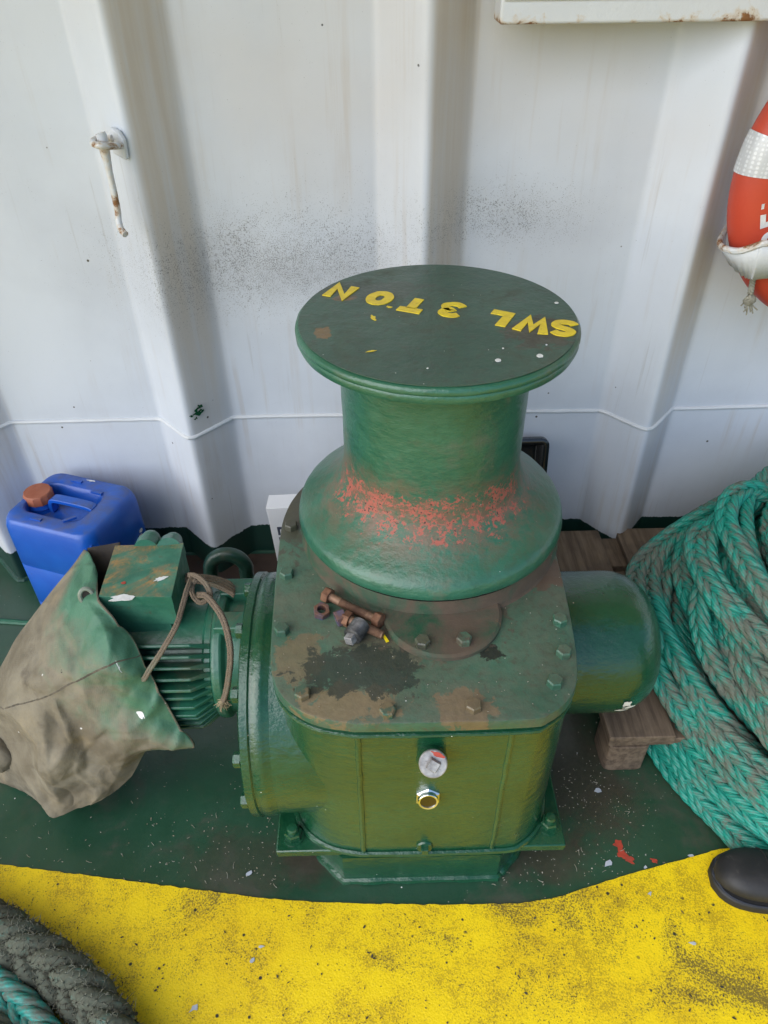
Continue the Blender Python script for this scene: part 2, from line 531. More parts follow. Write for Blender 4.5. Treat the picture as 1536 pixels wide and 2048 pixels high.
M['black'] = simple('black_enamel', (.010, .011, .012), (.018, .018, .019), 12, .22, 60, .1, .001, 0, .4)
M['dark_gap'] = simple('gap_shade', (.008, .007, .006), (.02, .014, .01), 40, .7)  # near-black colour painting the shade in the ring gap and canvas holes
M['carton'] = simple('white_carton', (.74, .75, .78), (.70, .72, .76), 6, .6, 50, .05)
M['ink'] = simple('dark_ink', (.03, .04, .07), (.05, .06, .09), 20, .6)
M['rust'] = simple('rusty_steel', (.13, .055, .03), (.24, .12, .065), 60, .72, 160, .5, .0012, .25, 0, (.05, .028, .02), .3)
M['rust_thread'] = simple('rusty_thread_steel', (.17, .095, .06), (.27, .16, .10), 50, .6, 160, .4, .001, .35, 0, (.07, .035, .02), .2)
M['nut_blue'] = simple('blue_marked_rusty_nut', (.15, .07, .04), (.06, .075, .15), 38, .65, 160, .4, .001, .2)
M['dark_steel'] = simple('oily_dark_steel', (.035, .035, .035), (.13, .13, .13), 70, .38, 200, .3, .001, .6)
M['worn_steel'] = simple('worn_bare_steel', (.42, .41, .40), (.20, .19, .19), 60, .45, 140, .5, .0015, .5, 0, (.06, .05, .05), .3)
M['chrome'] = simple('bright_chromed_brass', (.80, .80, .80), (.72, .73, .74), 20, .12, 30, .02, .001, 1)
M['lens'] = simple('amber_oil_glass', (.030, .020, .004), (.045, .028, .005), 30, .3, 30, .02, .001, 0, .25)
M['red_lead'] = simple('red_lead_patch', (.42, .05, .025), (.33, .05, .03), 60, .55, 90, .4)
M['white_paint'] = simple('white_paint_drop', (.72, .72, .70), (.6, .6, .58), 60, .45, 120, .3)
M['grey_flake'] = simple('grey_paint_flake', (.36, .40, .46), (.46, .48, .50), 30, .6)
M['yellow_letter'] = simple('yellow_lettering_paint', (.74, .56, .02), (.62, .45, .025), 60, .48, 90, .5, .002, 0, .1, (.16, .13, .03), .30)
M['yellow_flake'] = simple('yellow_flake_paint', (.80, .62, .01), (.78, .55, .01), 30, .5)
M['orange'] = simple('orange_ring_fabric', (.50, .055, .022), (.44, .052, .024), 7, .52, 220, .25, .001, 0, .05, (.28, .05, .03), .15)
M['boot'] = simple('black_boot_leather', (.011, .011, .012), (.02, .019, .019), 20, .58, 70, .35, .002, 0, 0, (.06, .055, .05), .3)
M['boot_sole'] = simple('black_boot_rubber', (.010, .010, .010), (.02, .019, .018), 20, .6, 90, .3)
M['trouser'] = simple('dark_workwear_cloth', (.02, .024, .035), (.03, .034, .045), 20, .9, 200, .4)
M['brown_primer'] = simple('brown_rusted_plate', (.040, .026, .021), (.065, .042, .034), 12, .6, 60, .35, .002, 0, .1, (.02, .05, .036), .25)
M['sea'] = simple('sea_water', (.012, .035, .045), (.016, .045, .055), .2, .15, 1.2, .4, .1)
M['debris'] = simple('grit_and_wood_shavings', (.26, .22, .15), (.42, .40, .34), 90, .8)
M['twig'] = simple('dark_scrap', (.03, .025, .018), (.08, .06, .04), 90, .8)
M['eyelet'] = simple('tarnished_brass_eyelet', (.16, .20, .16), (.24, .27, .22), 60, .5, 100, .3, .001, .3)

def mat_reflective():
    N = NT('reflective_tape')
    v = N.voro(130, rand=.0)
    col = N.mix(N.ramp(v, .25, .5), (.66, .67, .68), (.50, .51, .52))
    nm = N.bump(v, .35, .001)
    return N.done(col, .35, nm, .1, .3, .1)
M['tape'] = mat_reflective()

def mat_wood():
    N = NT('weathered_pallet_wood')
    gv = N.scale((1, .07, 1))
    g = N.noise(70, 5, .65, gv)
    col = N.mix(N.ramp(g, .3, .7), (.085, .058, .038), (.20, .145, .098))
    col = N.mix(N.mul(N.ramp(N.noise(7, 6, .65), .45, .7), .7), col, (.055, .042, .034))
    nm = N.bump(N.math('ADD', g, N.mul(N.noise(160, 3), .4)), .5, .002)
    return N.done(col, .8, nm)
M['wood'] = mat_wood()

def mat_rope(name, dirt, clean=(.013, .235, .175), dark=(.004, .075, .062), grime=(.125, .112, .09)):
    N = NT(name)
    uv = N.uv()
    u, v, _ = N.xyz(uv)
    ph = N.math('ADD', N.mul(u, 430.), N.mul(v, 2 * pi * 7))
    fib = N.math('SINE', N.math('ADD', ph, N.mul(N.noise(45, 3), 5.)))
    f01 = N.math('MULTIPLY_ADD', fib, .5, .5)
    col = N.mix(N.ramp(N.noise(9, 3), .35, .65), clean, tuple(c * 1.25 for c in clean))
    col = N.mix(N.mul(N.math('SUBTRACT', 1., f01), .45), col, dark)
    cv = N.n('ShaderNodeCombineXYZ')
    N.set(cv.inputs[0], N.mul(u, 38.)); N.set(cv.inputs[1], N.mul(v, 5.))
    streak = N.noise(1.0, 5, .7, cv.outputs[0])
    d = N.math('ADD', N.mul(N.noise(24, 6, .7, dist=.3), .55), N.mul(streak, .45))
    dm = N.ramp(N.math('ADD', d, N.mul(N.noise(4, 3), .42)), .86 - dirt * .3, 1.02 - dirt * .3)
    gc = N.mix(N.noise(120, 4, .7), tuple(c * .55 for c in grime), tuple(c * 1.55 for c in grime))
    col = N.mix(N.mul(dm, .86), col, gc)
    nm = N.bump(N.math('ADD', f01, N.mul(N.noise(260, 3, .6), .7)), .5, .0012)
    return N.done(col, N.ramp(dm, 0, 1, .42, .85), nm, 0, 0, .1, .4)
M['rope'] = mat_rope('teal_plaited_rope', .68)
M['rope_clean'] = mat_rope('cleaner_teal_rope', .50, clean=(.020, .26, .215))
M['rope_old'] = mat_rope('chafed_rope', 1.02, clean=(.06, .20, .17), grime=(.085, .072, .048))
M['hair'] = simple('chafed_rope_hair', (.055, .046, .03), (.21, .215, .165), 22, .9)
M['fluff'] = simple('loose_teal_fibres', (.03, .16, .13), (.16, .17, .14), 40, .8)
M['cord'] = mat_rope('dirty_cord', 1.0, clean=(.14, .15, .11), dark=(.07, .06, .04), grime=(.16, .115, .08))
M['fray'] = simple('frayed_cord_fibres', (.22, .17, .10), (.34, .27, .17), 90, .9)
M['grey_cord'] = simple('weathered_grey_cord', (.17, .16, .12), (.32, .31, .25), 60, .9, 300, .6, .001)

def mat_canvas():
    N = NT('soiled_canvas')
    u, v, _ = N.xyz(N.uv())
    base = N.mix(N.ramp(N.noise(9, 6, .65), .32, .68), (.215, .190, .138), (.130, .110, .076))
    base = N.mix(N.mul(N.ramp(N.noise(5, 4), .52, .72), .55), base, (.34, .26, .14))
    base = N.mix(N.mul(N.ramp(N.noise(6.5, 6, .7), .56, .72), .7), base, (.075, .06, .046))
    n = N.noise(7, 6, .66, dist=.4)
    g = N.math('ADD', N.math('SUBTRACT', N.mul(u, .85), N.mul(v, .95)), N.mul(n, .62))
    gm = N.ramp(g, .42, .66)
    spray = N.ramp(N.noise(3.5, 4), .66, .76)
    gcol = N.mix(N.noise(15, 5), (.030, .125, .070), (.070, .20, .125))
    col = N.mix(N.math('MAXIMUM', N.mul(gm, .92), N.mul(spray, .5)), base, gcol)
    rr = N.mul(N.ramp(N.noise(24, 7, .7), .66, .72), gm)
    col = N.mix(N.mul(rr, .7), col, (.30, .10, .07))
    ws = N.mul(N.ramp(N.voro(30), .05, .08, 1., 0.), N.ramp(N.noise(11, 2), .54, .58))
    col = N.mix(ws, col, (.62, .6, .56))
    weave = N.math('ADD', N.math('SINE', N.mul(u, 900.)), N.math('SINE', N.mul(v, 1200.)))
    nm = N.bump(weave, .12, .0006)
    nm = N.bump(N.noise(24, 6, .62), .6, .006, nm)
    ed = N.voro(7.5, N.scale((1, 1, .8)), 'DISTANCE_TO_EDGE')
    nm = N.bump(N.ramp(ed, .0, .16), .55, .010, nm)
    return N.done(col, N.ramp(gm, 0, 1, .85, .5), nm, 0, 0, .1, .35)
M['canvas'] = mat_canvas()
M['canvas_inside'] = simple('shaded_canvas_inside', (.035, .029, .026), (.055, .045, .04), 20, .9, 200, .3)  # canvas darkened to paint the shade inside the hood
M['seam'] = simple('canvas_seam_thread', (.07, .06, .045), (.13, .11, .08), 60, .9)

# ---------------------------------------------------------------- setting: sea, deck, yellow walkway, bulkhead
def sheet(name, pts, z, mat, kind='structure'):
    me = bpy.data.meshes.new(name)
    me.from_pydata([(x, y, z) for x, y in pts], [], [tuple(range(len(pts)))])
    me.update()
    return tag(link(name, me, mat), kind=kind)
sheet('sea', [(-3000, -3000), (3000, -3000), (3000, 3000), (-3000, 3000)], -4.0, M['sea'])
md = MB().box((-6, -5, -.02), (6, 2.2, 0))
deck = tag(md.build('deck', M['deck']), kind='structure')
# raised weld seam and rusty doubler plate belong to the deck
mb = MB()
p0, p1 = atz(-120, 1236, 0), atz(330, 1262, 0)
mb.tube([p0.lerp(p1, i / 40) + Vector((0, mnoise.noise((i * .7, 0, 0)) * .004, .001)) for i in range(41)], .008, 8)
mb.build('weld_seam', M['green_motor'], deck)
MB().prism(rrect(-.66, 1.30, .42, 1.625, .045), .0, .011, r=.004).build('doubler_plate', M['brown_primer'], deck, bevel=.002)
MB().lathe([(.075, 0), (.075, .022), (.07, .027), (.0, .027)], Matrix.Translation((-.47, 1.43, .011)), 40, (True, False)).build('deck_socket', M['green_dark'], deck, bevel=.002)

YB = [(-6, 1.27), (-.783, .712), (-.224, .629), (-.12, .620), (-.008, .614), (.13, .609), (.265, .608), (.34, .617), (.473, .653), (.693, .703), (.797, .712), (6, 1.05)]
pts = []
for i in range(len(YB) - 1):
    a, b = Vector(YB[i]), Vector(YB[i + 1])
    k = max(1, int((b - a).length / .01)) if abs(a.x) < 5 and abs(b.x) < 5 else 1
    for j in range(k):
        p = a.lerp(b, j / k)
        if k > 1: p.y += mnoise.noise((p.x * 60, 0, 3)) * .0022 + mnoise.noise((p.x * 190, 2, 3)) * .0014
        pts.append((p.x, p.y))
pts.append(YB[-1])
sheet('yellow_walkway', [(-6, -5), (6, -5)] + pts[::-1], .004, M['yellow'])

dh = thing('deckhead', 'white painted steel deck overhead sheltering the capstan and bulkhead', 'ceiling', (0, 1.1, 2.62))
MB().box((-6, .42, 2.62), (6, 2.2, 2.66)).build('overhead_plate', M['white_bead'], dh, dh.location)
MB().box((-6, .40, 2.50), (6, .4195, 2.70)).build('edge_coaming', M['white_bead'], dh, dh.location)
for i in range(9):
    MB().box((-4.6 + 1.15 * i, .4205, 2.52), (-4.585 + 1.15 * i, 1.60, 2.6195)).build('overhead_beam', M['white_bead'], dh, dh.location)

RID = [-1.035 + .575 * i for i in range(-6, 9)]
def wall_y(x):
    y = 1.638
    for c in RID:
        d = abs(x - c)
        if d < .15:
            t = max(0., 1 - d / .096)
            # smoothed triangle: rounded tip and rounded feet
            h = .5 * (t + sqrt(t * t + .002)) - .0224
            tip = .5 * ((.90 + h) - sqrt((.90 - h) ** 2 + .010))
            y -= .096 * max(0., tip) / .88
    return y
wall = thing('bulkhead', 'tall white painted steel bulkhead with vertical corrugations and green foot', 'wall', (0, 1.638, 0))
xs = np.arange(-3.6, 3.9, .0075)
zs = np.concatenate([np.arange(0, 1.6, .04), np.arange(1.6, 3.21, .2)])
vs, fs = [], []
for z in zs:
    for x in xs:
        wob = .006 * mnoise.noise((x * 1.6, z * 1.3, 5)) + .0018 * mnoise.noise((x * 7, z * 5, 9))
        vs.append((x, wall_y(x) + wob - 1.638, z))
nx = len(xs)
for j in range(len(zs) - 1):
    for i in range(nx - 1):
        fs.append((j*nx+i, j*nx+i+1, (j+1)*nx+i+1, (j+1)*nx+i))
me = bpy.data.meshes.new('corrugated_plate')
me.from_pydata(vs, [], fs)
finish(me, True, 60)
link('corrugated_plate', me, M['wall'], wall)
mb = MB()
bp = []
for x in np.arange(-3.5, 3.8, .012):
    wob = .006 * mnoise.noise((x * 1.6, .482 * 1.3, 5)) + .0018 * mnoise.noise((x * 7, .482 * 5, 9))
    bp.append((x, wall_y(x) + wob - .001, .482 + .0015 * mnoise.noise((x * 20, 1, 1))))
mb.tube(bp, [.0052 + .0012 * mnoise.noise((i * .5, 2, 7)) for i in range(len(bp))], 8)
mb.build('weld_bead', M['white_bead'], wall, wall.location)
mb = MB()
bp = [(x, wall_y(x) - .002, .002) for x in np.arange(-3.5, 3.8, .012)]
mb.tube(bp, .009, 8).build('foot_weld', M['green_dark'], wall, wall.location)

# ---------------------------------------------------------------- small shared shapes
def hex_bolt_mesh(name, af, h, domed=False, washer=True, shank=0):
    mb = MB()
    R = af / sqrt(3)
    prof = [(R, 0), (R, h * .8), (R * .86, h)]
    if washer: mb.lathe([(R * 1.22, 0), (R * 1.22, h * .16)], None, 24)
    mb.lathe(prof, None, 6)
    if domed: mb.lathe([(R * .62, h), (R * .62, h * 1.5), (R * .5, h * 1.7), (.0005, h * 1.75)], None, 16, (False, True))
    return mb.mesh(name, ang=25)

def blob(mb, c, ax, ay, rx, ry, n=22, irr=.35, seed=0, thick=.0006, surf=None):
    """an irregular thin patch of paint; surf(p) may press its points onto a curved surface"""
    c, ax, ay = Vector(c), Vector(ax).normalized(), Vector(ay).normalized()
    nn = ax.cross(ay).normalized()
    ring = []
    for i in range(n):
        a = 2 * pi * i / n
        k = 1 + irr * mnoise.noise((cos(a) * 1.7 + seed * 3.1, sin(a) * 1.7, seed * 1.3)) * 1.8
        ring.append(c + ax * (rx * k * cos(a)) + ay * (ry * k * sin(a)))
    if surf:
        ring = [surf(p) for p in ring]
        cc = surf(c)
        vs = [p for p in ring] + [cc]
        mb.add(vs, [(i, (i + 1) % n, n) for i in range(n)])
    else:
        vs = [p for p in ring] + [p + nn * thick for p in ring]
        mb.add(vs, [(i, (i + 1) % n, n + (i + 1) % n, n + i) for i in range(n)] + [tuple(range(n, 2 * n))])
    return mb

# ---------------------------------------------------------------- the capstan
AX, AY = .106, 1.11
cap = thing('capstan', 'green steel capstan on a gearbox with a ribbed motor at its side', 'capstan', (AX, AY, 0))
B0 = Vector((AX, AY, 0))
TZ = Matrix.Translation((AX, AY, 0))
DZ = .99
prof = [(.0005, DZ), (.10, DZ + .0004), (.2, DZ), (.2245, DZ - .0008), (.2285, DZ - .004), (.2295, DZ - .009), (.2285, DZ - .0125), (.2275, DZ - .0135), (.2283, DZ - .0145), (.2290, DZ - .020), (.2265, DZ - .0265), (.216, DZ - .030), (.19, DZ - .032),
        (.174, DZ - .036), (.1665, DZ - .045), (.1625, DZ - .06), (.1612, .88), (.1608, .82), (.1608, .77), (.1614, .735), (.1630, .718), (.1660, .703), (.1705, .689), (.180, .676), (.192, .664), (.207, .652), (.222, .642), (.234, .6345), (.2430, .6285), (.2490, .6225), (.2525, .6155), (.2540, .607), (.2545, .5995), (.2535, .5972), (.248, .5965), (.236, .5960)]
fine = []
for i in range(len(prof) - 1):
    a, b = prof[i], prof[i + 1]
    k = max(1, int(sqrt((a[0]-b[0])**2 + (a[1]-b[1])**2) / .014))
    for j in range(k):
        fine.append((a[0] + (b[0]-a[0]) * j / k, a[1] + (b[1]-a[1]) * j / k))
fine.append(prof[-1])
top_i = next(i for i, p in enumerate(fine) if p[1] < DZ - .0135)
def wobble(mb, amp=.0007, sc=38):
    mb.v = [tuple(Vector(p) + mnoise.noise_vector(Vector(p) * sc) * amp) for p in mb.v]
    return mb
drum = wobble(MB().lathe(fine[::-1], TZ, 144, (True, True))).build('warping_drum', M['green_drum'], cap, B0, ang=45)
MB().lathe([(.2235, DZ + .0006), (.2235, DZ + .0018), (.10, DZ + .0022), (.0005, DZ + .0022)], TZ, 144, (False, True)).build('drum_lid', M['green_top'], cap, B0)
ltr_z = DZ + .002

def letter(ch, center, ang, hgt, wid, parent, mat, bold=.055, depth=.0035, shear=0):
    cu = bpy.data.curves.new('raised_letter', 'FONT')
    cu.body = ch
    cu.size = 1
    cu.offset = bold
    cu.resolution_u = 5
    cu.extrude = .5
    cu.bevel_depth = 0
    t = bpy.data.objects.new('tmp', cu)
    C.objects.link(t)
    bpy.context.view_layer.update()
    me = bpy.data.meshes.new_from_object(t.evaluated_get(bpy.context.evaluated_depsgraph_get()))
    bpy.data.objects.remove(t)
    co = np.zeros(len(me.vertices) * 3)
    me.vertices.foreach_get('co', co)
    co = co.reshape(-1, 3)
    lo, hi = co.min(0), co.max(0)
    co[:, :2] -= (lo[:2] + hi[:2]) / 2
    co[:, 0] *= wid / (hi[0] - lo[0])
    co[:, 1] *= hgt / (hi[1] - lo[1])
    co[:, 0] += co[:, 1] * shear
    co[:, 2] = np.where(co[:, 2] > 0, depth, 0)
    return me, co

STROKES = {  # centre lines of hand painted capitals in a unit box
 'N': [[(-.38, -.5), (-.38, .42), (.38, -.42), (.38, .5)]],
 'O': [arc(0, 0, .39, 0, 348, 28) + ['closed']],
 'T': [[(-.5, .40), (.5, .40)], [(0, .28), (0, -.5)]],
 '3': [[(-.42, .30), (-.22, .42), (.08, .42), (.30, .30), (.28, .12), (.02, .03), (.30, -.08), (.36, -.26), (.12, -.41), (-.20, -.41), (-.42, -.28)]],
 'L': [[(-.36, .5), (-.36, -.38), (.46, -.38)]],
 'W': [[(-.46, .5), (-.24, -.40), (.0, .26), (.24, -.40), (.46, .5)]],
 'S': [[(.40, .28), (.18, .41), (-.14, .41), (-.34, .27), (-.22, .09), (.12, -.02), (.34, -.16), (.24, -.36), (-.06, -.42), (-.30, -.38), (-.44, -.26)]]}
def stroke_letter(ch, wid, hgt, sw):
    mb = MB()
    for st in STROKES[ch]:
        closed = st[-1] == 'closed'
        pts = [Vector((x * wid, y * hgt, 0)) for x, y in (st[:-1] if closed else st)]
        if ch in '3S': pts = catmull(pts, 4)
        n = len(pts)
        L, R = [], []
        for i, p in enumerate(pts):
            a = pts[i-1] if (i > 0 or closed) else p
            c = pts[(i+1) % n] if (i < n - 1 or closed) else p
            e1 = (p - a).normalized() if (p - a).length > 1e-7 else (c - p).normalized()
            e2 = (c - p).normalized() if (c - p).length > 1e-7 else e1
            t = (e1 + e2).normalized() if (e1 + e2).length > 1e-6 else e1
            nn = Vector((-t.y, t.x, 0))
            k = min(1.75, 1 / max(.3, nn.dot(Vector((-e1.y, e1.x, 0)))))
            L.append(p + nn * sw * .5 * k); R.append(p - nn * sw * .5 * k)
        vs = L + R
        z = Vector((0, 0, .0016))
        vs = vs + [p + z for p in vs]
        fs = []
        for i in range(n if closed else n - 1):
            j = (i + 1) % n
            fs += [(2*n+i, 3*n+i, 3*n+j, 2*n+j), (i, 2*n+i, 2*n+j, j), (n+j, 3*n+j, 3*n+i, n+i)]
        if not closed: fs += [(n, 3*n, 2*n, 0), (n-1, 3*n-1, 4*n-1, 2*n-1)]
        mb.add(vs, fs)
    return mb
def letters_on_lid():
    spec = [('N', 682, 584, .040), ('O', 760, 597, .038), ('T', 828, 611, .040), ('3', 903, 620, .037), ('L', 996, 637, .035), ('W', 1066, 651, .045), ('S', 1127, 657, .037)]
    P = [atz(x, y, ltr_z) for _, x, y, _ in spec]
    for i, ((ch, x, y, lw), p) in enumerate(zip(spec, P)):
        a, b = P[max(0, i-1)], P[min(len(P)-1, i+1)]
        ang = math.atan2((a-b).y, (a-b).x)
        mb = stroke_letter(ch, lw, .052, .0140 if ch in '3S' else .0162)
        Mx = Matrix.Translation(p) @ Matrix.Rotation(ang, 4, 'Z')
        mb.v = [tuple(Mx @ Vector(q)) for q in mb.v]
        mb.v = [(q[0] + .0011 * mnoise.noise((q[0]*110, q[1]*110, 0)), q[1] + .0011 * mnoise.noise((q[0]*110, q[1]*110, 5)), q[2]) for q in mb.v]
        mb.build('raised_letter', M['yellow_letter'], drum, B0, smooth=False)
letters_on_lid()
mb = MB()
for i, (x, y, r) in enumerate([(1080, 712, .005), (996, 721, .0045), (1113, 606, .0034), (1006, 697, .0016), (1093, 690, .0014), (855, 737, .0014)]):
    blob(MB(), atz(x, y, DZ + .0024), (1, 0, 0), (0, 1, 0), r, r, 14, .12, i, .0008).build('paint_drop', M['white_paint'], drum, B0)
for i, (x, y, a, b) in enumerate([(747, 636, .0035, .0085), (778, 614, .005, .004), (741, 703, .007, .002)]):
    blob(MB(), atz(x, y, DZ + .0024), (1, .3, 0), (-.3, 1, 0), a, b, 14, .5, i + 20, .0006).build('paint_drop', M['yellow_letter'], drum, B0)

PZ = .546                                                    # top of the cover plate
outl = arc(.198, .80, .148, 270, 345, 10)
outl = [(.240, .653)] + [(.288, .672), (.314, .698), (.327, .735), (.334, .79), (.340, .90), (.344, 1.0), (.3455, 1.284)]
outl = [(-.040, .653), (.075, .6515), (.228, .653), (.262, .662), (.292, .684), (.312, .712), (.323, .748), (.331, .80), (.338, .88), (.342, .96), (.345, 1.05), (.345, 1.284)]
back = arc(AX, AY, .296, 36, 180, 26)
left = [(-.1885, 1.0), (-.186, .9), (-.181, .80), (-.1745, .755), (-.160, .716), (-.133, .686), (-.092, .664)]
outl = outl[:-1] + back + left
def dense(o, k=3):
    v = [Vector((x, y, 0)) for x, y in o] + [Vector((*o[0], 0))]
    c = catmull(v, k)
    return [(p.x, p.y) for p in c[:-1]]
outl = dense(outl)
plate = wobble(MB().prism(outl, PZ - .022, PZ, r=.004), .0005).build('cover_plate', M['green_plate'], cap, B0, ang=40)
mb = MB().prism(offset_outline(outl, .006), .118, PZ - .022)
mb.prism(offset_outline(outl, .0035), PZ - .040, PZ - .034)
# weld seams down the front panel
for x0 in (-.036, .206):
    mb.tube([(x0 + .002 * mnoise.noise((z * 30, x0, 0)), .6590 + (.0012 if x0 > .2 else .001), z) for z in np.linspace(.125, .505, 40)],   .0055, 8)
wp = [(x, y, PZ - .0385) for x, y in offset_outline(outl, .0045)]
mb.tube(wp, [.0045 + .0012 * mnoise.noise((i * .8, 3, 3)) for i in range(len(wp))], 8, closed=True)
wp = [(x, y, .1215) for x, y in offset_outline(outl, .004)]
mb.tube(wp, [.0065 + .002 * mnoise.noise((i * .8, 9, 3)) for i in range(len(wp))], 8, closed=True)
house = wobble(mb, .0006).build('gearbox_housing', M['green'], cap, B0, ang=40)

# base plate, foundation
base = MB().prism([(-.204, .666), (.350, .664), (.352, 1.33), (-.206, 1.33)], .098, .118).build('base_plate', M['green'], cap, B0, bevel=.003)
sk = [(-.078, .660), (.226, .659), (.275, .708), (.275, 1.26), (-.125, 1.26), (-.128, .708)]
mb = MB().prism(sk, 0, .098)
wp = [Vector((x, y, .004)) for x, y in sk]
ww = []
for i in range(len(wp)):
    for k in range(14): ww.append(wp[i].lerp(wp[(i+1) % len(wp)], k / 14))
mb.tube(ww, [.0085 + .003 * mnoise.noise((i * .6, 4, 1)) for i in range(len(ww))], 8, closed=True)
wobble(mb, .0006).build('foundation', M['green'], cap, B0, ang=40)
ab = hex_bolt_mesh('anchor_bolt', .030, .020, True)
for x, y in ((-.172, .697), (.324, .705), (-.17, 1.29), (.32, 1.29)):
    o = link('anchor_bolt', ab, M['green'], base, Vector((x, y, .118)) - B0)
    o.rotation_euler = (0, 0, random.random())
# cover bolts
cbm = hex_bolt_mesh('cover_bolt', .023, .013, False, False)
for x, y in ((582, 1050), (573, 1145), (563, 1257), (604, 1385), (775, 1420), (947, 1410), (1110, 1362), (1128, 1302), (1120, 1238)):
    p = atz(x, y, PZ + .008)
    o = link('cover_bolt', cbm, M['green_plate'], plate, Vector((p.x, p.y, PZ)) - B0)
    o.rotation_euler = (0, 0, random.random() * 1.0)
for a in (130, 95, 60):
    o = link('cover_bolt', cbm, M['green_plate'], plate, Vector((.279 * cos(radians(a)), .279 * sin(radians(a)), PZ)))
# ring under the drum and the dark groove
RZ = PZ
wobble(MB().lathe([(.254, RZ - .001), (.2505, RZ + .002), (.2490, RZ + .006), (.2490, RZ + .038), (.2475, RZ + .042), (.236, RZ + .0425)], TZ, 96), .0006).build('bearing_ring', M['green_ring'], cap, B0, ang=40)
MB().lathe([(.2478, RZ + .0425), (.236, RZ + .0435), (.235, RZ + .0505)], TZ, 96, (False, False)).build('ring_groove', M['dark_gap'], cap, B0)  # dark band over the ring top, painting the shade of the gap
# half round inspection lid partly below the ring
lid = wobble(MB().lathe([(.104, PZ - .001), (.104, PZ + .008), (.099, PZ + .0115), (.0005, PZ + .0115)], Matrix.Translation((.112, .872, 0)), 60, (True, True)), .0005).build('inspection_lid', M['green_ring'], plate, B0)
for x, y in ((845, 1283), (928, 1278)):
    p = atz(x, y, PZ + .018)
    link('lid_bolt', cbm, M['green_plate'], plate, Vector((p.x, p.y, PZ + .0115)) - B0).rotation_euler = (0, 0, random.random())

# filler neck and plug pointing up at the viewer, sight glass, drain plug
fn = Vector((.082, .660, .446))
fd = Vector((-.02, -.78, .62)).normalized()
mb = MB().lathe([(.030, -.012), (.026, .0), (.0235, .004), (.0225, .036)], axis_matrix(fn, fd), 32)
mb.build('filler_neck', M['green'], house, B0)
mb = MB().lathe([(.0205, .0), (.0225, .002), (.0225, .0065), (.021, .008)], axis_matrix(fn + fd * .0355, fd), 32)
mb.lathe([(.0128, 0), (.0122, .007), (.0105, .009)], axis_matrix(fn + fd * .0430, fd, .25), 4)
mb.build('filler_plug', M['worn_steel'], house, B0, ang=30)
pm = axis_matrix(fn + fd * .0438, fd)
mb = MB()
blob(mb, pm @ Vector((.007, .0155, 0)), pm.to_3x3() @ Vector((1, -.45, 0)), pm.to_3x3() @ Vector((.45, 1, 0)), .011, .0032, 16, .3, 5, .0004)
mb.build('red_paint_mark', M['red_lead'], house, B0)
sg = Vector((.079, .664, .322))
sgd = Vector((0, -1, .22)).normalized()
MB().lathe([(.029, -.008), (.0255, .001), (.0235, .006)], axis_matrix(sg, sgd), 32).build('sight_glass_boss', M['green'], house, B0)
mb = MB().lathe([(.0205, 0), (.0225, .0015), (.0225, .007), (.0195, .009)], axis_matrix(sg + sgd * .005, sgd, .5), 6)
mb.lathe([(.0180, .0085), (.0174, .0150), (.0166, .0158), (.0140, .0152), (.0135, .0135)], axis_matrix(sg + sgd * .005, sgd), 32, (False, False))
mb.build('sight_glass_bezel', M['chrome'], house, B0, ang=30)
MB().lathe([(.0005, 0), (.0138, .0)], axis_matrix(sg + sgd * .0188, sgd), 32, (False, False)).build('sight_glass_lens', M['lens'], house, B0)
dp = Vector((.078, .658, .146))
mb = MB().lathe([(.0155, -.004), (.0155, .003), (.0135, .006)], axis_matrix(dp, (0, -1, .12)), 24)
mb.lathe([(.0098, .005), (.0092, .014), (.008, .0155)], axis_matrix(dp, (0, -1, .12), .78), 4)
mb.build('drain_plug', M['green'], house, B0, ang=30)

# left side: horizontal worm housing with its big bolted flange
WY, WZ, WR = .898, .311, .233
def XM(x, y=WY, z=WZ): return Matrix.Translation((x, y, z)) @ RXM
mb = MB().lathe([(.2285, -.195), (.2275, -.18), (.2272, -.1), (.2272, .0), (.222, .016), (.20, .024)], XM(0), 96)
mb.lathe([(WR - .006, -.238), (WR, -.235), (WR, -.222), (WR - .0035, -.219), (WR - .0035, -.215), (WR - .001, -.212), (WR - .001, -.200), (WR - .002, -.197), (.2295, -.193), (.228, -.186)], XM(0), 96)
worm = wobble(mb, .0007).build('worm_housing', M['green'], cap, B0, ang=45)
fbm = hex_bolt_mesh('flange_bolt', .024, .012, False, False)
for i in range(12):
    a = 2 * pi * (i + .3) / 12
    o = link('flange_bolt', fbm, M['green'], worm, Vector((-.238, WY + .216 * cos(a), WZ + .216 * sin(a))) - B0)
    o.rotation_euler = (0, -pi / 2, 0)
# right side: domed end bell
EY, EZ, ER = .985, .332, .144
prof = [(ER + .004, .325), (ER + .001, .335), (ER, .345), (ER, .455)] + [(ER - .088 + .088 * cos(radians(a)), .468 + .088 * sin(radians(a))) for a in range(0, 91, 9)] + [(.0005, .5562)]
bell = wobble(MB().lathe(prof, Matrix.Translation((0, EY, EZ)) @ RXM, 96, (True, True)), .0007).build('end_bell', M['green'], cap, B0, ang=45)
def on_bell(p):
    d = Vector((0, p.y - EY, p.z - EZ))
    r = ER + .0022
    if p.x > .468: r = ER - .088 + sqrt(max(0, .088 ** 2 - (p.x - .468) ** 2)) + .0022
    d = d.normalized() * r
    return Vector((p.x, EY + d.y, EZ + d.z))
mb = MB()
c1, c2, c3 = (aty(x, y, .875) for x, y in ((1245, 1376), (1236, 1390), (1250, 1384)))
for i, (c, a, b) in enumerate(((c1, .009, .012), (c2, .014, .006), (c3, .012, .007))):
    blob(MB(), c, (1, 0, 0), (0, .7, .7), a, b, 16, .35, i + 3, surf=on_bell).build('white_paint_mark', M['white_paint'], bell, B0)

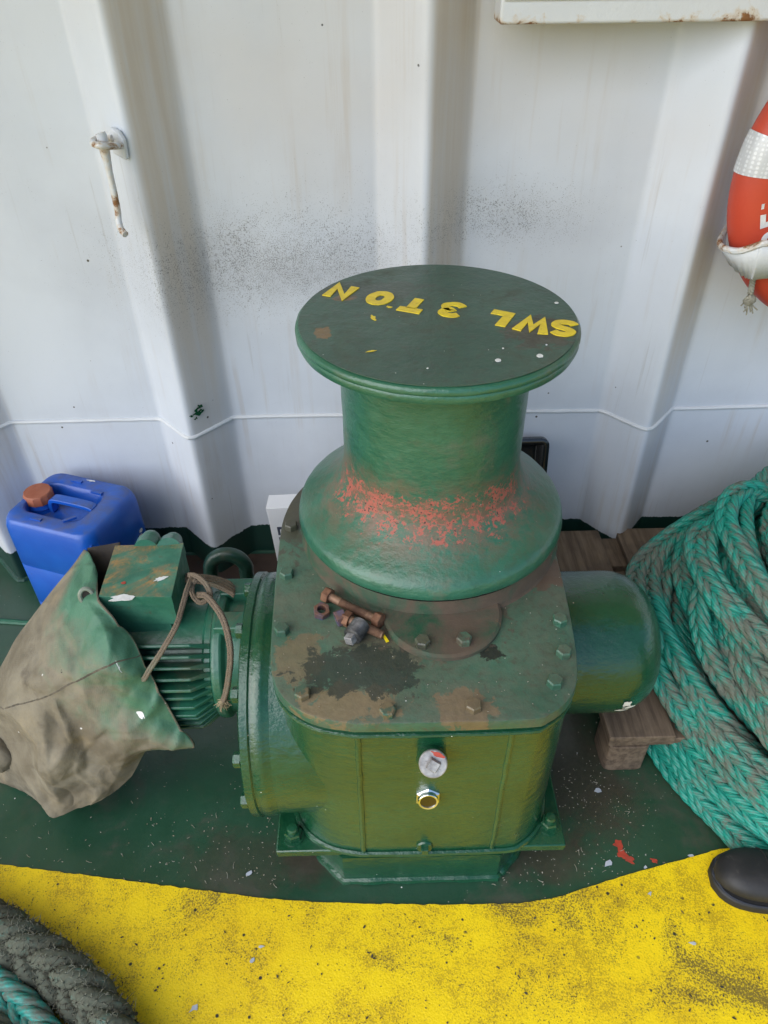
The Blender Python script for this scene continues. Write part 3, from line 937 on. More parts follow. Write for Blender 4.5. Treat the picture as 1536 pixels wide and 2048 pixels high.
# motor: adapter, ribbed body, terminal box
MY, MZ = .985, .327
def MM(x): return Matrix.Translation((x, MY, MZ)) @ RXM
mb = MB().lathe([(.128, -.318), (.132, -.313), (.132, -.298), (.118, -.290), (.116, -.238), (.13, -.232)], MM(0), 72)
for zz, yy in ((.105, -.035), (.105, .055), (-.115, -.05)):
    mb.box((-.312, MY + yy - .022, MZ + zz), (-.232, MY + yy + .022, MZ + zz + .028))
wobble(mb, .0006).build('motor_adapter', M['green_motor'], cap, B0, bevel=.004)
mb = MB().lathe([(.085, -.56), (.108, -.545), (.114, -.335), (.124, -.331), (.124, -.318), (.11, -.316)], MM(0), 72)
nf = 44
for i in range(nf):
    a = 2 * pi * i / nf + .05
    if 58 < math.degrees(a) % 360 < 122: continue
    hgt = .150 + .003 * sin(i * 2.1)
    th = .0040
    d, t = Vector((0, cos(a), sin(a))), Vector((0, -sin(a), cos(a)))
    prof2 = [(-.535, .10), (-.318, .10), (-.318, .124), (-.350, hgt), (-.525, hgt), (-.535, hgt - .01)]
    c0 = Vector((0, MY, MZ))
    vs = [c0 + Vector((x, 0, 0)) + d * r + t * (th * (1.35 if r < .13 else .8)) for x, r in prof2] + [c0 + Vector((x, 0, 0)) + d * r - t * (th * (1.35 if r < .13 else .8)) for x, r in prof2]
    n = len(prof2)
    mb.add(vs, [tuple(range(n))] + [tuple(reversed(range(n, 2 * n)))] + [(k, n + k, n + (k+1) % n, (k+1) % n) for k in range(n)])
motor = mb.build('motor_body', M['green_motor'], cap, B0, bevel=.0018)
mb = MB().lathe([(.095, -.56), (.10, -.565), (.10, -.60), (.095, -.612), (.08, -.618), (.0005, -.62)], MM(0), 72, (True, True))
mb.build('fan_cowl', M['green_motor'], cap, B0)
# terminal box, slightly turned
bt = .53
q = [atz(x, y, bt) for x, y in ((197, 1193), (343, 1194), (367, 1086), (230, 1091))]
mb = MB()
vs = []
for z, k in ((.455, .985), (.505, .985), (.505, 1.0), (bt, 1.0)):
    cc = sum(q, Vector()) / 4
    vs += [Vector((cc.x + (p.x - cc.x) * k, cc.y + (p.y - cc.y) * k, z)) for p in q]
fs = [(3, 2, 1, 0), (12, 13, 14, 15)]
for j in range(3):
    for i in range(4):
        k = (i + 1) % 4
        fs.append((j*4+i, j*4+k, (j+1)*4+k, (j+1)*4+i))
mb.add(vs, fs)
mb.box((-.50, .95, .43), (-.395, 1.08, .46))
tb = mb.build('terminal_box', M['box'], cap, B0, bevel=.005, seg=3)
for (x, y, ex, ey) in ((292, 1088, 307, 1067), (338, 1086, 350, 1075)):
    a, b = aty(x, y + 12, 1.085), aty(ex, ey, 1.15)
    d = (b - a).normalized()
    L = (b - a).length
    mb = MB().lathe([(.024, 0), (.024, L * .35), (.019, L * .45), (.0205, L * .55), (.018, L * .75), (.012, L * .9), (.006, L * 1.02)], axis_matrix(a, d), 24)
    mb.build('cable_gland', M['green_motor'], tb, B0)
mb = MB()
blob(mb, atz(245, 1196, bt + .0006), (1, 0, 0), (0, 1, 0), .021, .008, 20, .4, 2, .0006)
mb.build('white_paint_mark', M['white_paint'], tb, B0)
mb = MB()
blob(mb, atz(322, 1157, bt + .0006), (1, .4, 0), (-.4, 1, 0), .011, .0045, 18, .5, 6, .0006)
mb.build('white_paint_mark', M['white_paint'], tb, B0)
mb = MB()
blob(mb, atz(247, 1166, bt + .0006), (1, 0, 0), (0, 1, 0), .0045, .0035, 14, .2, 8, .0008)
mb.build('red_paint_mark', M['red_lead'], tb, B0)

# ---------------------------------------------------------------- canvas cover over the motor's fan end
CG = [  # rows from the peak down, columns from the folded back panel to the right hand hem: (px, py, distance)
 [(170,1100,1.16),(174,1102,1.10),(178,1105,1.085),(183,1114,1.065),(188,1128,1.045),(193,1150,1.02)],
 [(118,1175,1.16),(105,1184,1.06),(125,1190,1.00),(150,1194,.975),(176,1197,.955),(198,1202,.94)],
 [(50,1265,1.13),(32,1282,1.00),(88,1276,.94),(148,1268,.905),(212,1262,.885),(260,1272,.895)],
 [(0,1350,1.08),(-8,1365,.95),(70,1358,.875),(150,1345,.852),(240,1338,.838),(313,1372,.845)],
 [(-70,1420,1.00),(-4,1412,.90),(76,1428,.835),(158,1420,.84),(258,1418,.822),(355,1445,.825)],
 [(-60,1490,.97),(52,1478,.85),(92,1488,.805),(170,1486,.818),(262,1474,.797),(390,1492,.80)],
 [(-40,1545,.94),(64,1522,.83),(104,1540,.785),(178,1535,.805),(248,1520,.80),(298,1492,.845)],
 [(10,1562,.90),(74,1566,.81),(110,1575,.783),(172,1572,.800),(226,1562,.803),(266,1546,.825)],
 [(66,1592,.85),(89,1603,.795),(116,1607,.782),(150,1604,.785),(190,1596,.795),(232,1578,.812)],
 [(92,1612,.81),(103,1624,.785),(113,1628,.78),(128,1624,.782),(160,1612,.788),(205,1596,.80)]]
CP = np.array([[list(aty(*c)) for c in row] for row in CG])
def cat1(P, t):
    n = P.shape[0]
    i = int(min(max(math.floor(t), 0), n - 2))
    f = t - i
    a = P[i-1] if i > 0 else 2 * P[0] - P[1]
    d = P[i+2] if i + 2 < n else 2 * P[-1] - P[-2]
    b, c = P[i], P[i+1]
    cm = .5 * (2*b + (c-a)*f + (2*a-5*b+4*c-d)*f*f + (3*b-a-3*c+d)*f**3)
    return .5 * cm + .5 * (b + (c - b) * f)
CREASES = [((4.5, 3.1), (2.3, 6.3), -.007, .16), ((3.3, 2.6), (3.35, 5.2), .006, .13), ((1.25, 3.2), (2.0, 7.8), .009, .16), ((1.1, 5.1), (4.2, 4.75), -.006, .15), ((2.6, 5.3), (4.4, 7.8), .008, .16),
           ((4.9, 1.6), (3.2, 2.7), .005, .12), ((1.2, 1.9), (3.1, 3.3), -.005, .14), ((3.9, 5.9), (4.9, 5.0), .007, .12), ((1.6, 6.2), (3.0, 8.2), -.008, .18), ((2.1, 3.4), (2.7, 5.2), -.005, .12)]
def creases(u, v):
    t = 0.
    u += .10 * sin(v * 2.3)
    for (u0, v0), (u1, v1), a, wd in CREASES:
        du, dv = u1 - u0, v1 - v0
        L2 = du * du + dv * dv
        k = ((u - u0) * du + (v - v0) * dv) / L2
        kk = min(1., max(0., k))
        d = sqrt((u - u0 - kk * du) ** 2 + ((v - v0 - kk * dv) * .8) ** 2)
        t += a * math.exp(-d / wd) * (1 - .6 * abs(2 * kk - 1))
    return t
def canvas_pt(u, v, raw=False):
    rowp = np.array([cat1(CP[:, j], v) for j in range(CP.shape[1])])
    p = Vector(cat1(rowp, u))
    if raw: return p
    s = min(1., v / 1.5)
    # wrinkles: soft folds running down and across the cloth
    rg = 1 - abs(mnoise.noise((p.x * 9 - p.z * 5, p.z * 7 + p.x * 3, 4.4))) * 2
    f = .0085 * max(0, rg) ** 3 + .0050 * mnoise.noise((p.x * 14 + p.z * 9, p.z * 5, 2.3)) + .0030 * mnoise.noise((p.x * 30, p.z * 26, 7.1)) + .0016 * mnoise.noise((p.x * 75, p.z * 60, 1.1))
    k = .009 * math.exp(-((u - 2.6 + .35 * (v - 5)) / .28) ** 2) * math.exp(-((v - 5.2) / 1.6) ** 2)
    return p + Vector((0, -1, .5)).normalized() * (f * s + k + creases(u, v) * s)
cover = thing('canvas_cover', 'soiled brown canvas hood with green overspray draped over the motor end', 'cover', tuple(aty(160, 1420, .9) * Vector((1, 1, 0)) if False else (aty(160, 1420, .9).x, .9, 0)))
cb = Vector(cover.location)
nu, nv = 110, 150
vs, uvs = [], []
for j in range(nv + 1):
    for i in range(nu + 1):
        u, v = 5 * i / nu, 9 * j / nv
        vs.append(canvas_pt(u, v) - cb)
        uvs.append((u / 5, v / 9))
hole = canvas_pt(4.48, 2.95) - cb
fs = []
for j in range(nv):
    for i in range(nu):
        a = j * (nu + 1) + i
        fs.append((a, a + 1, a + nu + 2, a + nu + 1))
me = bpy.data.meshes.new('hood')
me.from_pydata([tuple(p) for p in vs], [], fs)
uvl = me.uv_layers.new(name='UVMap')
for lp in me.loops: uvl.data[lp.index].uv = uvs[lp.vertex_index]
finish(me, True, 80)
hood = link('hood', me, M['canvas'], cover)
sm = hood.modifiers.new('thickness', 'SOLIDIFY')
sm.thickness = .0026
sm.offset = -1
# the inner back wall of the hood its shade painted as a darker canvas colour
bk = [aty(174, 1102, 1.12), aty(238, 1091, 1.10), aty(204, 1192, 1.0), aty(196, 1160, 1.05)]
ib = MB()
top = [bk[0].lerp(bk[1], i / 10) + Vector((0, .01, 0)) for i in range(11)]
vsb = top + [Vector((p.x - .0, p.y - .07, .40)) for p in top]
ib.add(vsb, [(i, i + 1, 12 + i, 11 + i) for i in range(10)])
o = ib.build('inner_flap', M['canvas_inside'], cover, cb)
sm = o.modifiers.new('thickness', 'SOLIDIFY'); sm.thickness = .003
outn = Vector((0, -1, .5)).normalized()
def seam(uvs, r=.0022, name='seam', mat=None, off=.001):
    return MB().tube([canvas_pt(u, v) + outn * off for u, v in uvs], r, 6).build(name, mat or M['seam'], cover, cb)
seam([(1 + 4 * t, 4.0 - 1.62 * t) for t in np.linspace(0, 1, 60)], .0026)
seam([(4.62, v) for v in np.linspace(.8, 5.0, 70)], .0011)
seam([(1.35 + .25 * sin(v), v) for v in np.linspace(.25, 2.2, 40)], .0022)
hem = [canvas_pt(4.985, v) + outn * .0005 for v in np.linspace(.15, 5.05, 90)]
MB().tube(hem, .0026, 6).build('hem', M['canvas'], cover, cb)
lump = MB()
lc = aty(-8, 1508, .885)
for j in range(13):
    for i in range(20):
        a, b = 2 * pi * i / 20, pi * j / 12
        d = Vector((sin(b) * cos(a), sin(b) * sin(a), cos(b)))
        k = 1 + .22 * mnoise.noise(d * 1.6 + Vector((4, 1, 2))) + .07 * mnoise.noise(d * 5)
        lump.v.append(tuple(lc + Vector((d.x * .050 * k, d.y * .034 * k, d.z * .046 * k))))
for j in range(12):
    for i in range(20):
        lump.f.append((j*20+i, (j+1)*20+i, (j+1)*20+(i+1) % 20, j*20+(i+1) % 20))
lump.build('bunched_fold', M['canvas'], cover, cb, ang=80)
seam([(u, 8.45) for u in np.linspace(1.2, 4.8, 40)], .0014)
hp = canvas_pt(4.0, .90)
n1 = Vector((.25, -1, .35))
rim = [hp + outn * .003 + axis_matrix((0, 0, 0), n1).to_3x3() @ Vector((.0115 * cos(a), .0155 * sin(a), 0)) for a in np.linspace(0, 2 * pi, 25)[:-1]]
MB().tube(rim, .0042, 8, closed=True).build('eyelet', M['eyelet'], cover, cb)
MB().lathe([(.0005, .0), (.0098, .0)], axis_matrix(hp + outn * .0035, n1) @ Matrix.Diagonal((1, 1.35, 1, 1)), 24, (False, False)).build('eyelet_hole', M['dark_gap'], cover, cb)
def patch_on_canvas(u, v, rx, ry, seed, tilt=0):
    mb = MB()
    n = 16
    ring = []
    for i in range(n):
        a = 2 * pi * i / n
        k = 1 + .5 * mnoise.noise((cos(a) * 2 + seed, sin(a) * 2, seed))
        x, y = rx * k * cos(a), ry * k * sin(a)
        ring.append(canvas_pt(u + x * cos(tilt) - y * sin(tilt), v + x * sin(tilt) + y * cos(tilt)) + outn * .0032)
    ring.append(canvas_pt(u, v) + outn * .0034)
    return mb.add(ring, [(i, (i + 1) % n, n) for i in range(n)])
patch_on_canvas(4.05, 2.85, .055, .17, 1).build('white_paint_mark', M['white_paint'], cover, cb)
mb = patch_on_canvas(4.25, 4.05, .10, .10, 2)
mb.build('white_paint_mark', M['white_paint'], cover, cb)
patch_on_canvas(2.75, 2.75, .03, .17, 4, .2).build('tear', M['dark_gap'], cover, cb)

# ---------------------------------------------------------------- plaited rope
def resample(pts, ds):
    P = np.array([tuple(p) for p in pts], float)
    L = np.concatenate([[0], np.cumsum(np.linalg.norm(np.diff(P, axis=0), axis=1))])
    n = max(3, int(L[-1] / ds))
    s = np.linspace(0, L[-1], n)
    return np.stack([np.interp(s, L, P[:, k]) for k in range(3)], 1), s

def plait(pts, W=.05, n=7, pitch=4.5, ref=None, roll=0., ds=.0075, sides=8, rs=.168, aa=.35, bb=.20, s0=0):
    """strands of a plaited rope following pts; returns verts, faces, uv"""
    P, s = resample(pts, ds)
    T = np.gradient(P, axis=0); T /= np.linalg.norm(T, axis=1, keepdims=True)
    R = np.array(ref(P) if callable(ref) else np.tile(ref if ref is not None else (0, 0, 1), (len(P), 1)), float)
    N1 = R - T * (R * T).sum(1, keepdims=True); N1 /= np.linalg.norm(N1, axis=1, keepdims=True)
    N2 = np.cross(T, N1)
    ro = roll + .5 * np.sin(s * 2.3 + s0)
    A = N1 * np.cos(ro)[:, None] + N2 * np.sin(ro)[:, None]
    Bv = np.cross(T, A)
    V, F, U = [], [], []
    off = 0
    q = np.arange(sides) * 2 * pi / sides
    for k in range(n):
        t = 2 * pi * (s + s0) / (pitch * W) + 2 * pi * k / n
        cpos = P + Bv * (aa * W * np.sin(t))[:, None] + A * (bb * W * np.sin(2 * t))[:, None]
        t2 = np.gradient(cpos, axis=0); t2 /= np.linalg.norm(t2, axis=1, keepdims=True)
        a = A - t2 * (A * t2).sum(1, keepdims=True); a /= np.linalg.norm(a, axis=1, keepdims=True)
        b = np.cross(t2, a)
        r = rs * W * (1 + .06 * np.sin(s * 90 + k * 2))
        ring = cpos[:, None, :] + (a[:, None, :] * np.cos(q)[None, :, None] + 1.12 * b[:, None, :] * np.sin(q)[None, :, None]) * r[:, None, None]
        m = len(P)
        V.append(ring.reshape(-1, 3))
        i0 = np.arange(m - 1)[:, None] * sides + np.arange(sides)[None, :]
        i1 = np.arange(m - 1)[:, None] * sides + (np.arange(sides)[None, :] + 1) % sides
        F.append(np.stack([i0, i1, i1 + sides, i0 + sides], -1).reshape(-1, 4) + off)
        fu = np.stack([np.repeat(np.stack([s[:-1], s[:-1], s[1:], s[1:]], -1)[:, None, :], sides, 1),
                       np.repeat(np.stack([np.arange(sides), np.arange(sides) + 1, np.arange(sides) + 1, np.arange(sides)], -1)[None] / sides, m - 1, 0)], -1)
        U.append(fu.reshape(-1, 2))
        off += m * sides
    return np.concatenate(V), np.concatenate(F), np.concatenate(U)

def rope_object(name, chunks, mat, parent=None, base=(0, 0, 0)):
    V, F, U, off = [], [], [], 0
    for v, f, u in chunks:
        V.append(v - np.array(base)); F.append(f + off); U.append(u); off += len(v)
    V, F, U = np.concatenate(V), np.concatenate(F), np.concatenate(U)
    me = bpy.data.meshes.new(name)
    me.vertices.add(len(V)); me.vertices.foreach_set('co', V.reshape(-1))
    me.loops.add(len(F) * 4); me.loops.foreach_set('vertex_index', F.reshape(-1).astype(np.int32))
    me.polygons.add(len(F)); me.polygons.foreach_set('loop_start', np.arange(len(F), dtype=np.int32) * 4)
    me.polygons.foreach_set('loop_total', np.full(len(F), 4, np.int32))
    me.update(calc_edges=True)
    uvl = me.uv_layers.new(name='UVMap')
    uvl.data.foreach_set('uv', U.reshape(-1))
    me.polygons.foreach_set('use_smooth', np.ones(len(F), bool))
    me.update()
    return link(name, me, mat, parent)

# big coil of mooring rope on the pallet
def coil_loop(R, zb, k, cx=1.240, cy=1.10, wob=.012, tilt=.17, th0=0, th1=2 * pi):
    th = np.linspace(th0, th1, 150)
    ph = rng.uniform(0, 6.28, 4)
    r = R + wob * (np.sin(th * 2 + ph[0]) + .7 * np.sin(3 * th + ph[1]) + .4 * np.sin(5 * th + ph[2]))
    x = cx + r * np.cos(th)
    yy = r * np.sin(th)
    yy = np.where(yy > 0, yy * .74, yy * 1.02)
    z = zb + tilt * yy + .010 * np.sin(2 * th + ph[3]) + .007 * np.sin(4 * th + ph[1])
    y = cy + yy
    return np.stack([x, y, np.maximum(z, .026)], 1)
chunks = []
layers = [  # (radius, height)
 (.615, .085), (.565, .10), (.612, .130), (.585, .172), (.555, .212), (.530, .252), (.500, .290), (.468, .326), (.435, .360), (.400, .390), (.360, .415), (.315, .425), (.27, .42), (.52, .175), (.47, .24), (.42, .31), (.36, .36), (.55, .135), (.225, .405), (.18, .385)]
def outward(P):
    d = P - np.array([1.255, 1.10, 0.10])
    d[:, 2] = .35 * np.linalg.norm(d[:, :2], axis=1) + .1
    return d
layers += [(.60, .165), (.535, .30), (.455, .385), (.575, .24), (.625, .055), (.49, .345), (.605, .105), (.59, .20), (.545, .265), (.515, .30), (.42, .345), (.635, .085), (.57, .205), (.48, .375)]
for k, (R, z) in enumerate(layers):
    lp = coil_loop(R, z, k, wob=.012 if k < 3 else .021, tilt=.17 + rng.uniform(-.03, .03))
    chunks.append(plait(lp, .0460, ref=outward, roll=rng.uniform(-.5, .5), s0=rng.uniform(0, 1)))
# a few bights crossing over the heap
def bight(px, W=.0475):
    pts = catmull([aty(x, y, d) for x, y, d in px], 12)
    return plait(pts, W, ref=lambda P: np.tile((-.35, -.6, .7), (len(P), 1)), roll=rng.uniform(-.4, .4), s0=rng.uniform(0, 1))
chunks.append(bight([(1640, 1040, 1.30), (1530, 985, 1.34), (1470, 990, 1.31), (1452, 1040, 1.24), (1478, 1100, 1.15), (1520, 1170, 1.06), (1580, 1260, .97), (1660, 1370, .90)]))
chunks.append(bight([(1600, 1130, 1.26), (1480, 1060, 1.31), (1405, 1062, 1.26), (1392, 1110, 1.18), (1425, 1180, 1.08), (1490, 1265, .99), (1570, 1345, .92), (1660, 1440, .86)]))
chunks.append(bight([(1560, 1010, 1.39), (1480, 1005, 1.40), (1400, 1035, 1.36), (1330, 1090, 1.30), (1300, 1150, 1.22), (1312, 1225, 1.10), (1350, 1310, 1.0), (1410, 1400, .92), (1490, 1490, .85), (1600, 1590, .79)]))
chunks.append(bight([(1650, 1190, 1.12), (1560, 1130, 1.19), (1500, 1150, 1.16), (1492, 1210, 1.08), (1530, 1290, .99), (1600, 1380, .91)], .046))
chunks.append(bight([(1500, 1010, 1.38), (1420, 1030, 1.34), (1340, 1075, 1.31), (1276, 1135, 1.24), (1275, 1210, 1.13), (1300, 1300, 1.03), (1345, 1400, .94), (1420, 1500, .86), (1530, 1610, .79), (1640, 1680, .74)], .046))
chunks.append(bight([(1590, 1060, 1.31), (1500, 1080, 1.25), (1440, 1130, 1.17), (1400, 1200, 1.09), (1410, 1290, 1.0), (1460, 1380, .93), (1540, 1470, .87), (1650, 1560, .82)], .046))
coil = thing('rope_coil', 'big coil of dirty teal plaited mooring rope heaped on the wooden pallet', 'rope', (1.24, 1.10, 0))
rope_object('coiled_rope', chunks, M['rope'], coil, coil.location)
mb = MB()
allv = np.concatenate([c[0] for c in chunks])
allv = allv[(allv[:, 0] < .98) & (allv[:, 1] < 1.4)]
for i in range(9000):
    p = Vector(allv[rng.integers(len(allv))])
    dirn = Vector(rng.normal(0, 1, 3)).normalized()
    L = rng.uniform(.004, .013)
    sd = dirn.cross(Vector(rng.normal(0, 1, 3))).normalized() * .00028
    mb.add([p - sd, p + sd, p + dirn * L * .5 + sd, p + dirn * L * .5 - sd, p + dirn * L + Vector(rng.normal(0, .0015, 3))], [(0, 1, 2, 3), (3, 2, 4)])
o = mb.build('rope_fluff', M['fluff'], coil, coil.location, smooth=False)
o['kind'] = 'stuff'

# foreground ropes at the lower left
def floor_path(px, z):
    return catmull([atz(x, y, z) for x, y in px], 12)
fz = floor_path([(-220, 1770), (-60, 1835), (60, 1905), (150, 1972), (212, 2048), (262, 2140), (300, 2260)], .042)
v = plait(fz, .080, n=5, pitch=3.4, ref=(0, -.2, 1), roll=.3, rs=.215, sides=9)
fr = thing('chafed_rope', 'thick hairy grey mooring rope lying across the yellow deck corner', 'rope', (fz[30].x, fz[30].y, 0))
rope_object('rope_core', [v], M['rope_old'], fr, fr.location)
mb = MB()
P, s = resample(fz, .004)
hair_v = v[0]
for i in range(42000):
    p = Vector(hair_v[rng.integers(len(hair_v))])
    c = Vector(P[np.argmin(np.abs(P[:, 0] - p.x) + np.abs(P[:, 1] - p.y))])
    d = (p - c).normalized()
    rnd = Vector(rng.normal(0, 1, 3))
    dirn = (rnd + d * .7).normalized()
    L = rng.uniform(.003, .011) if i % 9 else rng.uniform(.010, .022)
    sd = dirn.cross(Vector(rng.normal(0, 1, 3))).normalized() * .00058
    m = p + dirn * L * .5 + d * .0008
    e = p + dirn * L + Vector(rng.normal(0, .0022, 3)) - d * .001
    if e.z < .004: continue
    mb.add([p - sd, p + sd, m + sd * .8, m - sd * .8, e], [(0, 1, 2, 3), (3, 2, 4)])
mb.build('rope_hair', M['hair'], fr, fr.location, smooth=False)
gp = floor_path([(-260, 1860), (-90, 1918), (10, 1985), (80, 2062), (140, 2160), (190, 2280)], .034)
tag(rope_object('plaited_rope', [plait(gp, .058, ref=(0, -.1, 1), roll=.1)], M['rope_clean']), 'clean teal plaited rope beside the hairy rope on the yellow deck', 'rope')
gp = floor_path([(-240, 1960), (-100, 2010), (-20, 2062), (40, 2140), (90, 2260)], .034)
tag(rope_object('worn_rope', [plait(gp, .06, ref=(0, -.1, 1), roll=.4)], M['rope_old']), 'dark worn rope in the bottom left corner of the deck', 'rope')

# cord lashing the canvas (belongs to the cover)
def cord(px, r=.0048, per=8, parent=cover, b=cb, name='tie_cord'):
    pts = catmull([aty(x, y, d) for x, y, d in px], per)
    ch = plait(pts, r * 2, n=5, pitch=2.2, ds=.0022, sides=6, rs=.24, aa=.30, bb=.20, ref=(0, -.7, .7))
    return rope_object(name, [ch], M['cord'], parent, b)
cord([(284, 1350, .855), (288, 1358, .838), (300, 1338, .838), (325, 1300, .845), (352, 1252, .868), (364, 1215, .905), (374, 1180, .945), (383, 1158, .985), (388, 1150, 1.02)])
cord([(378, 1150, 1.01), (392, 1152, .985), (410, 1166, .965), (420, 1186, .945), (418, 1196, .94), (400, 1205, .935), (386, 1190, .95), (384, 1172, .965), (392, 1160, .975)])
cord([(396, 1190, .945), (412, 1192, .935), (430, 1212, .91), (446, 1238, .885), (457, 1275, .862), (461, 1310, .848), (458, 1350, .838), (452, 1385, .832), (446, 1402, .83)], .0056)
mb = MB()
e0 = aty(446, 1400, .83)
for i in range(60):
    d = Vector((rng.normal(-.35, .6), rng.normal(-.1, .5), rng.normal(-.8, .45))).normalized()
    L = rng.uniform(.008, .022)
    mb.tube([e0, e0 + d * L * .5 + Vector(rng.normal(0, .0015, 3)), e0 + d * L + Vector((0, 0, -.003))], .0007, 4)
mb.build('frayed_cord_end', M['fray'], cover, cb)
for i in range(4):
    cord([(372, 1150 + i * 4, 1.06 - i * .012), (400, 1152 + i * 4, 1.05 - i * .012), (430, 1156 + i * 5, 1.045 - i * .014), (455, 1164 + i * 6, 1.04 - i * .016), (468, 1176 + i * 5, 1.03 - i * .016)], .0042)

# ---------------------------------------------------------------- loose bolts, nuts and plug on the cover plate
def loose_bolt(head, tip, label, r=.0080, z=PZ + .0095, af=.0255):
    h, t = atz(*head, z), atz(*tip, z)
    h.z, t.z = PZ + af * .5, PZ + r + .001
    d = (t - h)
    L = d.length
    o = thing('loose_bolt', label, 'bolt', (h.x, h.y, PZ), group='loose bolts and nuts on the gearbox cover')
    Mx = axis_matrix(h, d, random.random())
    MB().lathe([(af / sqrt(3) * .9, -.007), (af / sqrt(3), -.005), (af / sqrt(3), .007)], Mx, 6).build('bolt_head', M['rust'], o, o.location, bevel=.001)
    pr = [(r * .98, .007), (r * .98, L * .42)]
    z0, k = L * .42, 0
    while z0 < L - .002:
        pr += [(r * 1.0, z0), (r * .86, z0 + .00095)]
        z0 += .0019
    pr += [(r * .85, L)]
    MB().lathe(pr, Mx, 20).build('threaded_shank', M['rust_thread'], o, o.location, ang=60)
    return o
loose_bolt((655, 1193), (719, 1224), 'rusty bolt nearest the drum with its head at the left end')
loose_bolt((757, 1243), (705, 1216), 'rusty bolt with its head at the right end, tip against another bolt')
loose_bolt((694, 1240), (766, 1270), 'rusty bolt lying partly under the black threaded plug')
def nut(pos, direction, label, mat, af=.026, h=.017):
    p = atz(*pos, PZ + .012)
    o = thing('hex_nut', label, 'nut', (p.x, p.y, PZ), group='loose bolts and nuts on the gearbox cover')
    R = af / sqrt(3)
    Mx = axis_matrix((p.x, p.y, PZ + (h * .5 if abs(direction[2]) > .7 else af * .5)), direction, .3)
    mb = MB()
    n = 24
    outer = [(R * cos(pi / 3 * k), R * sin(pi / 3 * k)) for k in range(6)]
    def hexpt(a):
        k = a % (pi / 3)
        rr = (af / 2) / cos(k - pi / 6)
        return rr
    ri = af * .30
    vs = []
    for zz, sc in ((-h / 2, 1), (h / 2, 1)):
        for i in range(n):
            a = 2 * pi * i / n
            vs.append(Mx @ Vector((hexpt(a) * cos(a), hexpt(a) * sin(a), zz)))
        for i in range(n):
            a = 2 * pi * i / n
            vs.append(Mx @ Vector((ri * cos(a), ri * sin(a), zz)))
    fs = []
    for i in range(n):
        k = (i + 1) % n
        fs += [(i, k, 2*n+k, 2*n+i), (n+k, n+i, 3*n+i, 3*n+k), (2*n+i, 2*n+k, 3*n+k, 3*n+i), (k, i, n+i, n+k)]
    mb.add(vs, fs)
    mb.build('nut_body', mat, o, o.location, bevel=.0008)
    return o
nut((643, 1220), (.1, -.25, 1), 'upright rusty nut with blue marking, its hole facing up', M['nut_blue'])
nut((681, 1236), (.9, .35, .1), 'blue rusty nut standing on edge between the bolts', M['nut_blue'])
pa, pb = atz(698, 1284, PZ + .014), atz(722, 1252, PZ + .014)
d = (pb - pa).normalized()
plug = thing('threaded_plug', 'black oily threaded pipe plug with a bright square end', 'plug', (pa.x, pa.y, PZ))
pr = []
for k in range(9): pr += [(.0152, .010 + k * .0036), (.0165, .0115 + k * .0036), (.0138, .0130 + k * .0036)]
MB().lathe(pr, axis_matrix((pa.x, pa.y, PZ + .0168), d), 28).build('thread', M['dark_steel'], plug, plug.location, ang=60)
MB().lathe([(.0105, -.002), (.0108, .011)], axis_matrix((pa.x, pa.y, PZ + .0168), d, .5), 4).build('square_end', M['worn_steel'], plug, plug.location, bevel=.001)
mb = MB()
a, b = atz(766, 1268, PZ + .002), atz(776, 1284, PZ + .002)
d = (b - a).normalized(); t = Vector((-d.y, d.x, 0))
mb.add([a - t*.002, b - t*.0035, b + t*.002, a + t*.0015] + [p + Vector((0, 0, .0015)) for p in (a - t*.002, b - t*.0035, b + t*.002, a + t*.0015)], [(3,2,1,0),(4,5,6,7),(0,1,5,4),(1,2,6,5),(2,3,7,6),(3,0,4,7)])
o = mb.build('paint_flake', M['yellow_flake'], smooth=False)
tag(o, 'small bright yellow paint flake at the tip of a rusty bolt', 'paint flake')

# ---------------------------------------------------------------- wall hook
hk = thing('door_hook', 'rusty white hook rod hanging from an eye on the bulkhead', 'hook', tuple(aty(225, 285, 1.56)))
hb = Vector(hk.location)
hx = Vector((-.480, wall_y(-.480) - .008, aty(230, 284, 1.56).z))
mb = MB()
pl = Matrix.Translation(hx) @ Matrix.Rotation(radians(-38), 4, 'Z') @ Matrix.Rotation(pi / 2, 4, 'X')
mb.prism([(-.018, -.020), (.019, -.027), (.022, .010), (.011, .023), (-.013, .028), (-.021, .008)], -.006, .004, pl)
mb.build('mounting_plate', M['white_bracket'], hk, hb, bevel=.003)
mb = MB()
e = [hx + Vector((.012, -.004, -.002)), aty(247, 290, 1.545), aty(232, 292, 1.515), aty(206, 292, 1.490), aty(190, 289, 1.492), aty(186, 284, 1.505), aty(192, 279, 1.525), aty(212, 278, 1.555), hx + Vector((-.008, 0, .010))]
mb.tube(catmull(e, 6), .0062, 10).build('eye_staple', M['white_hook'], hk, hb)
rp = [aty(200, 266, 1.512), aty(204, 275, 1.512), aty(207, 290, 1.512), aty(212, 312, 1.514), aty(219, 345, 1.516), aty(228, 385, 1.518), aty(235, 420, 1.518), aty(237, 440, 1.514), aty(242, 458, 1.503), aty(251, 469, 1.492)]
pts = catmull(rp, 5)
rad = [.0066 if i > 20 else .0066 + .0035 * min(1, (20 - i) / 8) for i in range(len(pts))]
mb = MB().tube(pts, rad, 12)
mb.build('hook_rod', M['white_hook'], hk, hb)

# green paint splash on the wall is part of the bulkhead
mb = MB()
wp = Vector((-.432, wall_y(-.432) - .004, 0))
for i, (x, y, a) in enumerate([(396, 820, .011), (400, 812, .006), (387, 823, .004), (405, 822, .004), (394, 830, .004)]):
    p = aty(x, y, 1.567)
    p.y = wall_y(p.x) - .006
    blob(MB(), p, (1, .62, 0), (0, 0, 1), a, a * .8, 18, .8, i + 40, .001).build('green_paint_splash', M['green'], wall, wall.location)

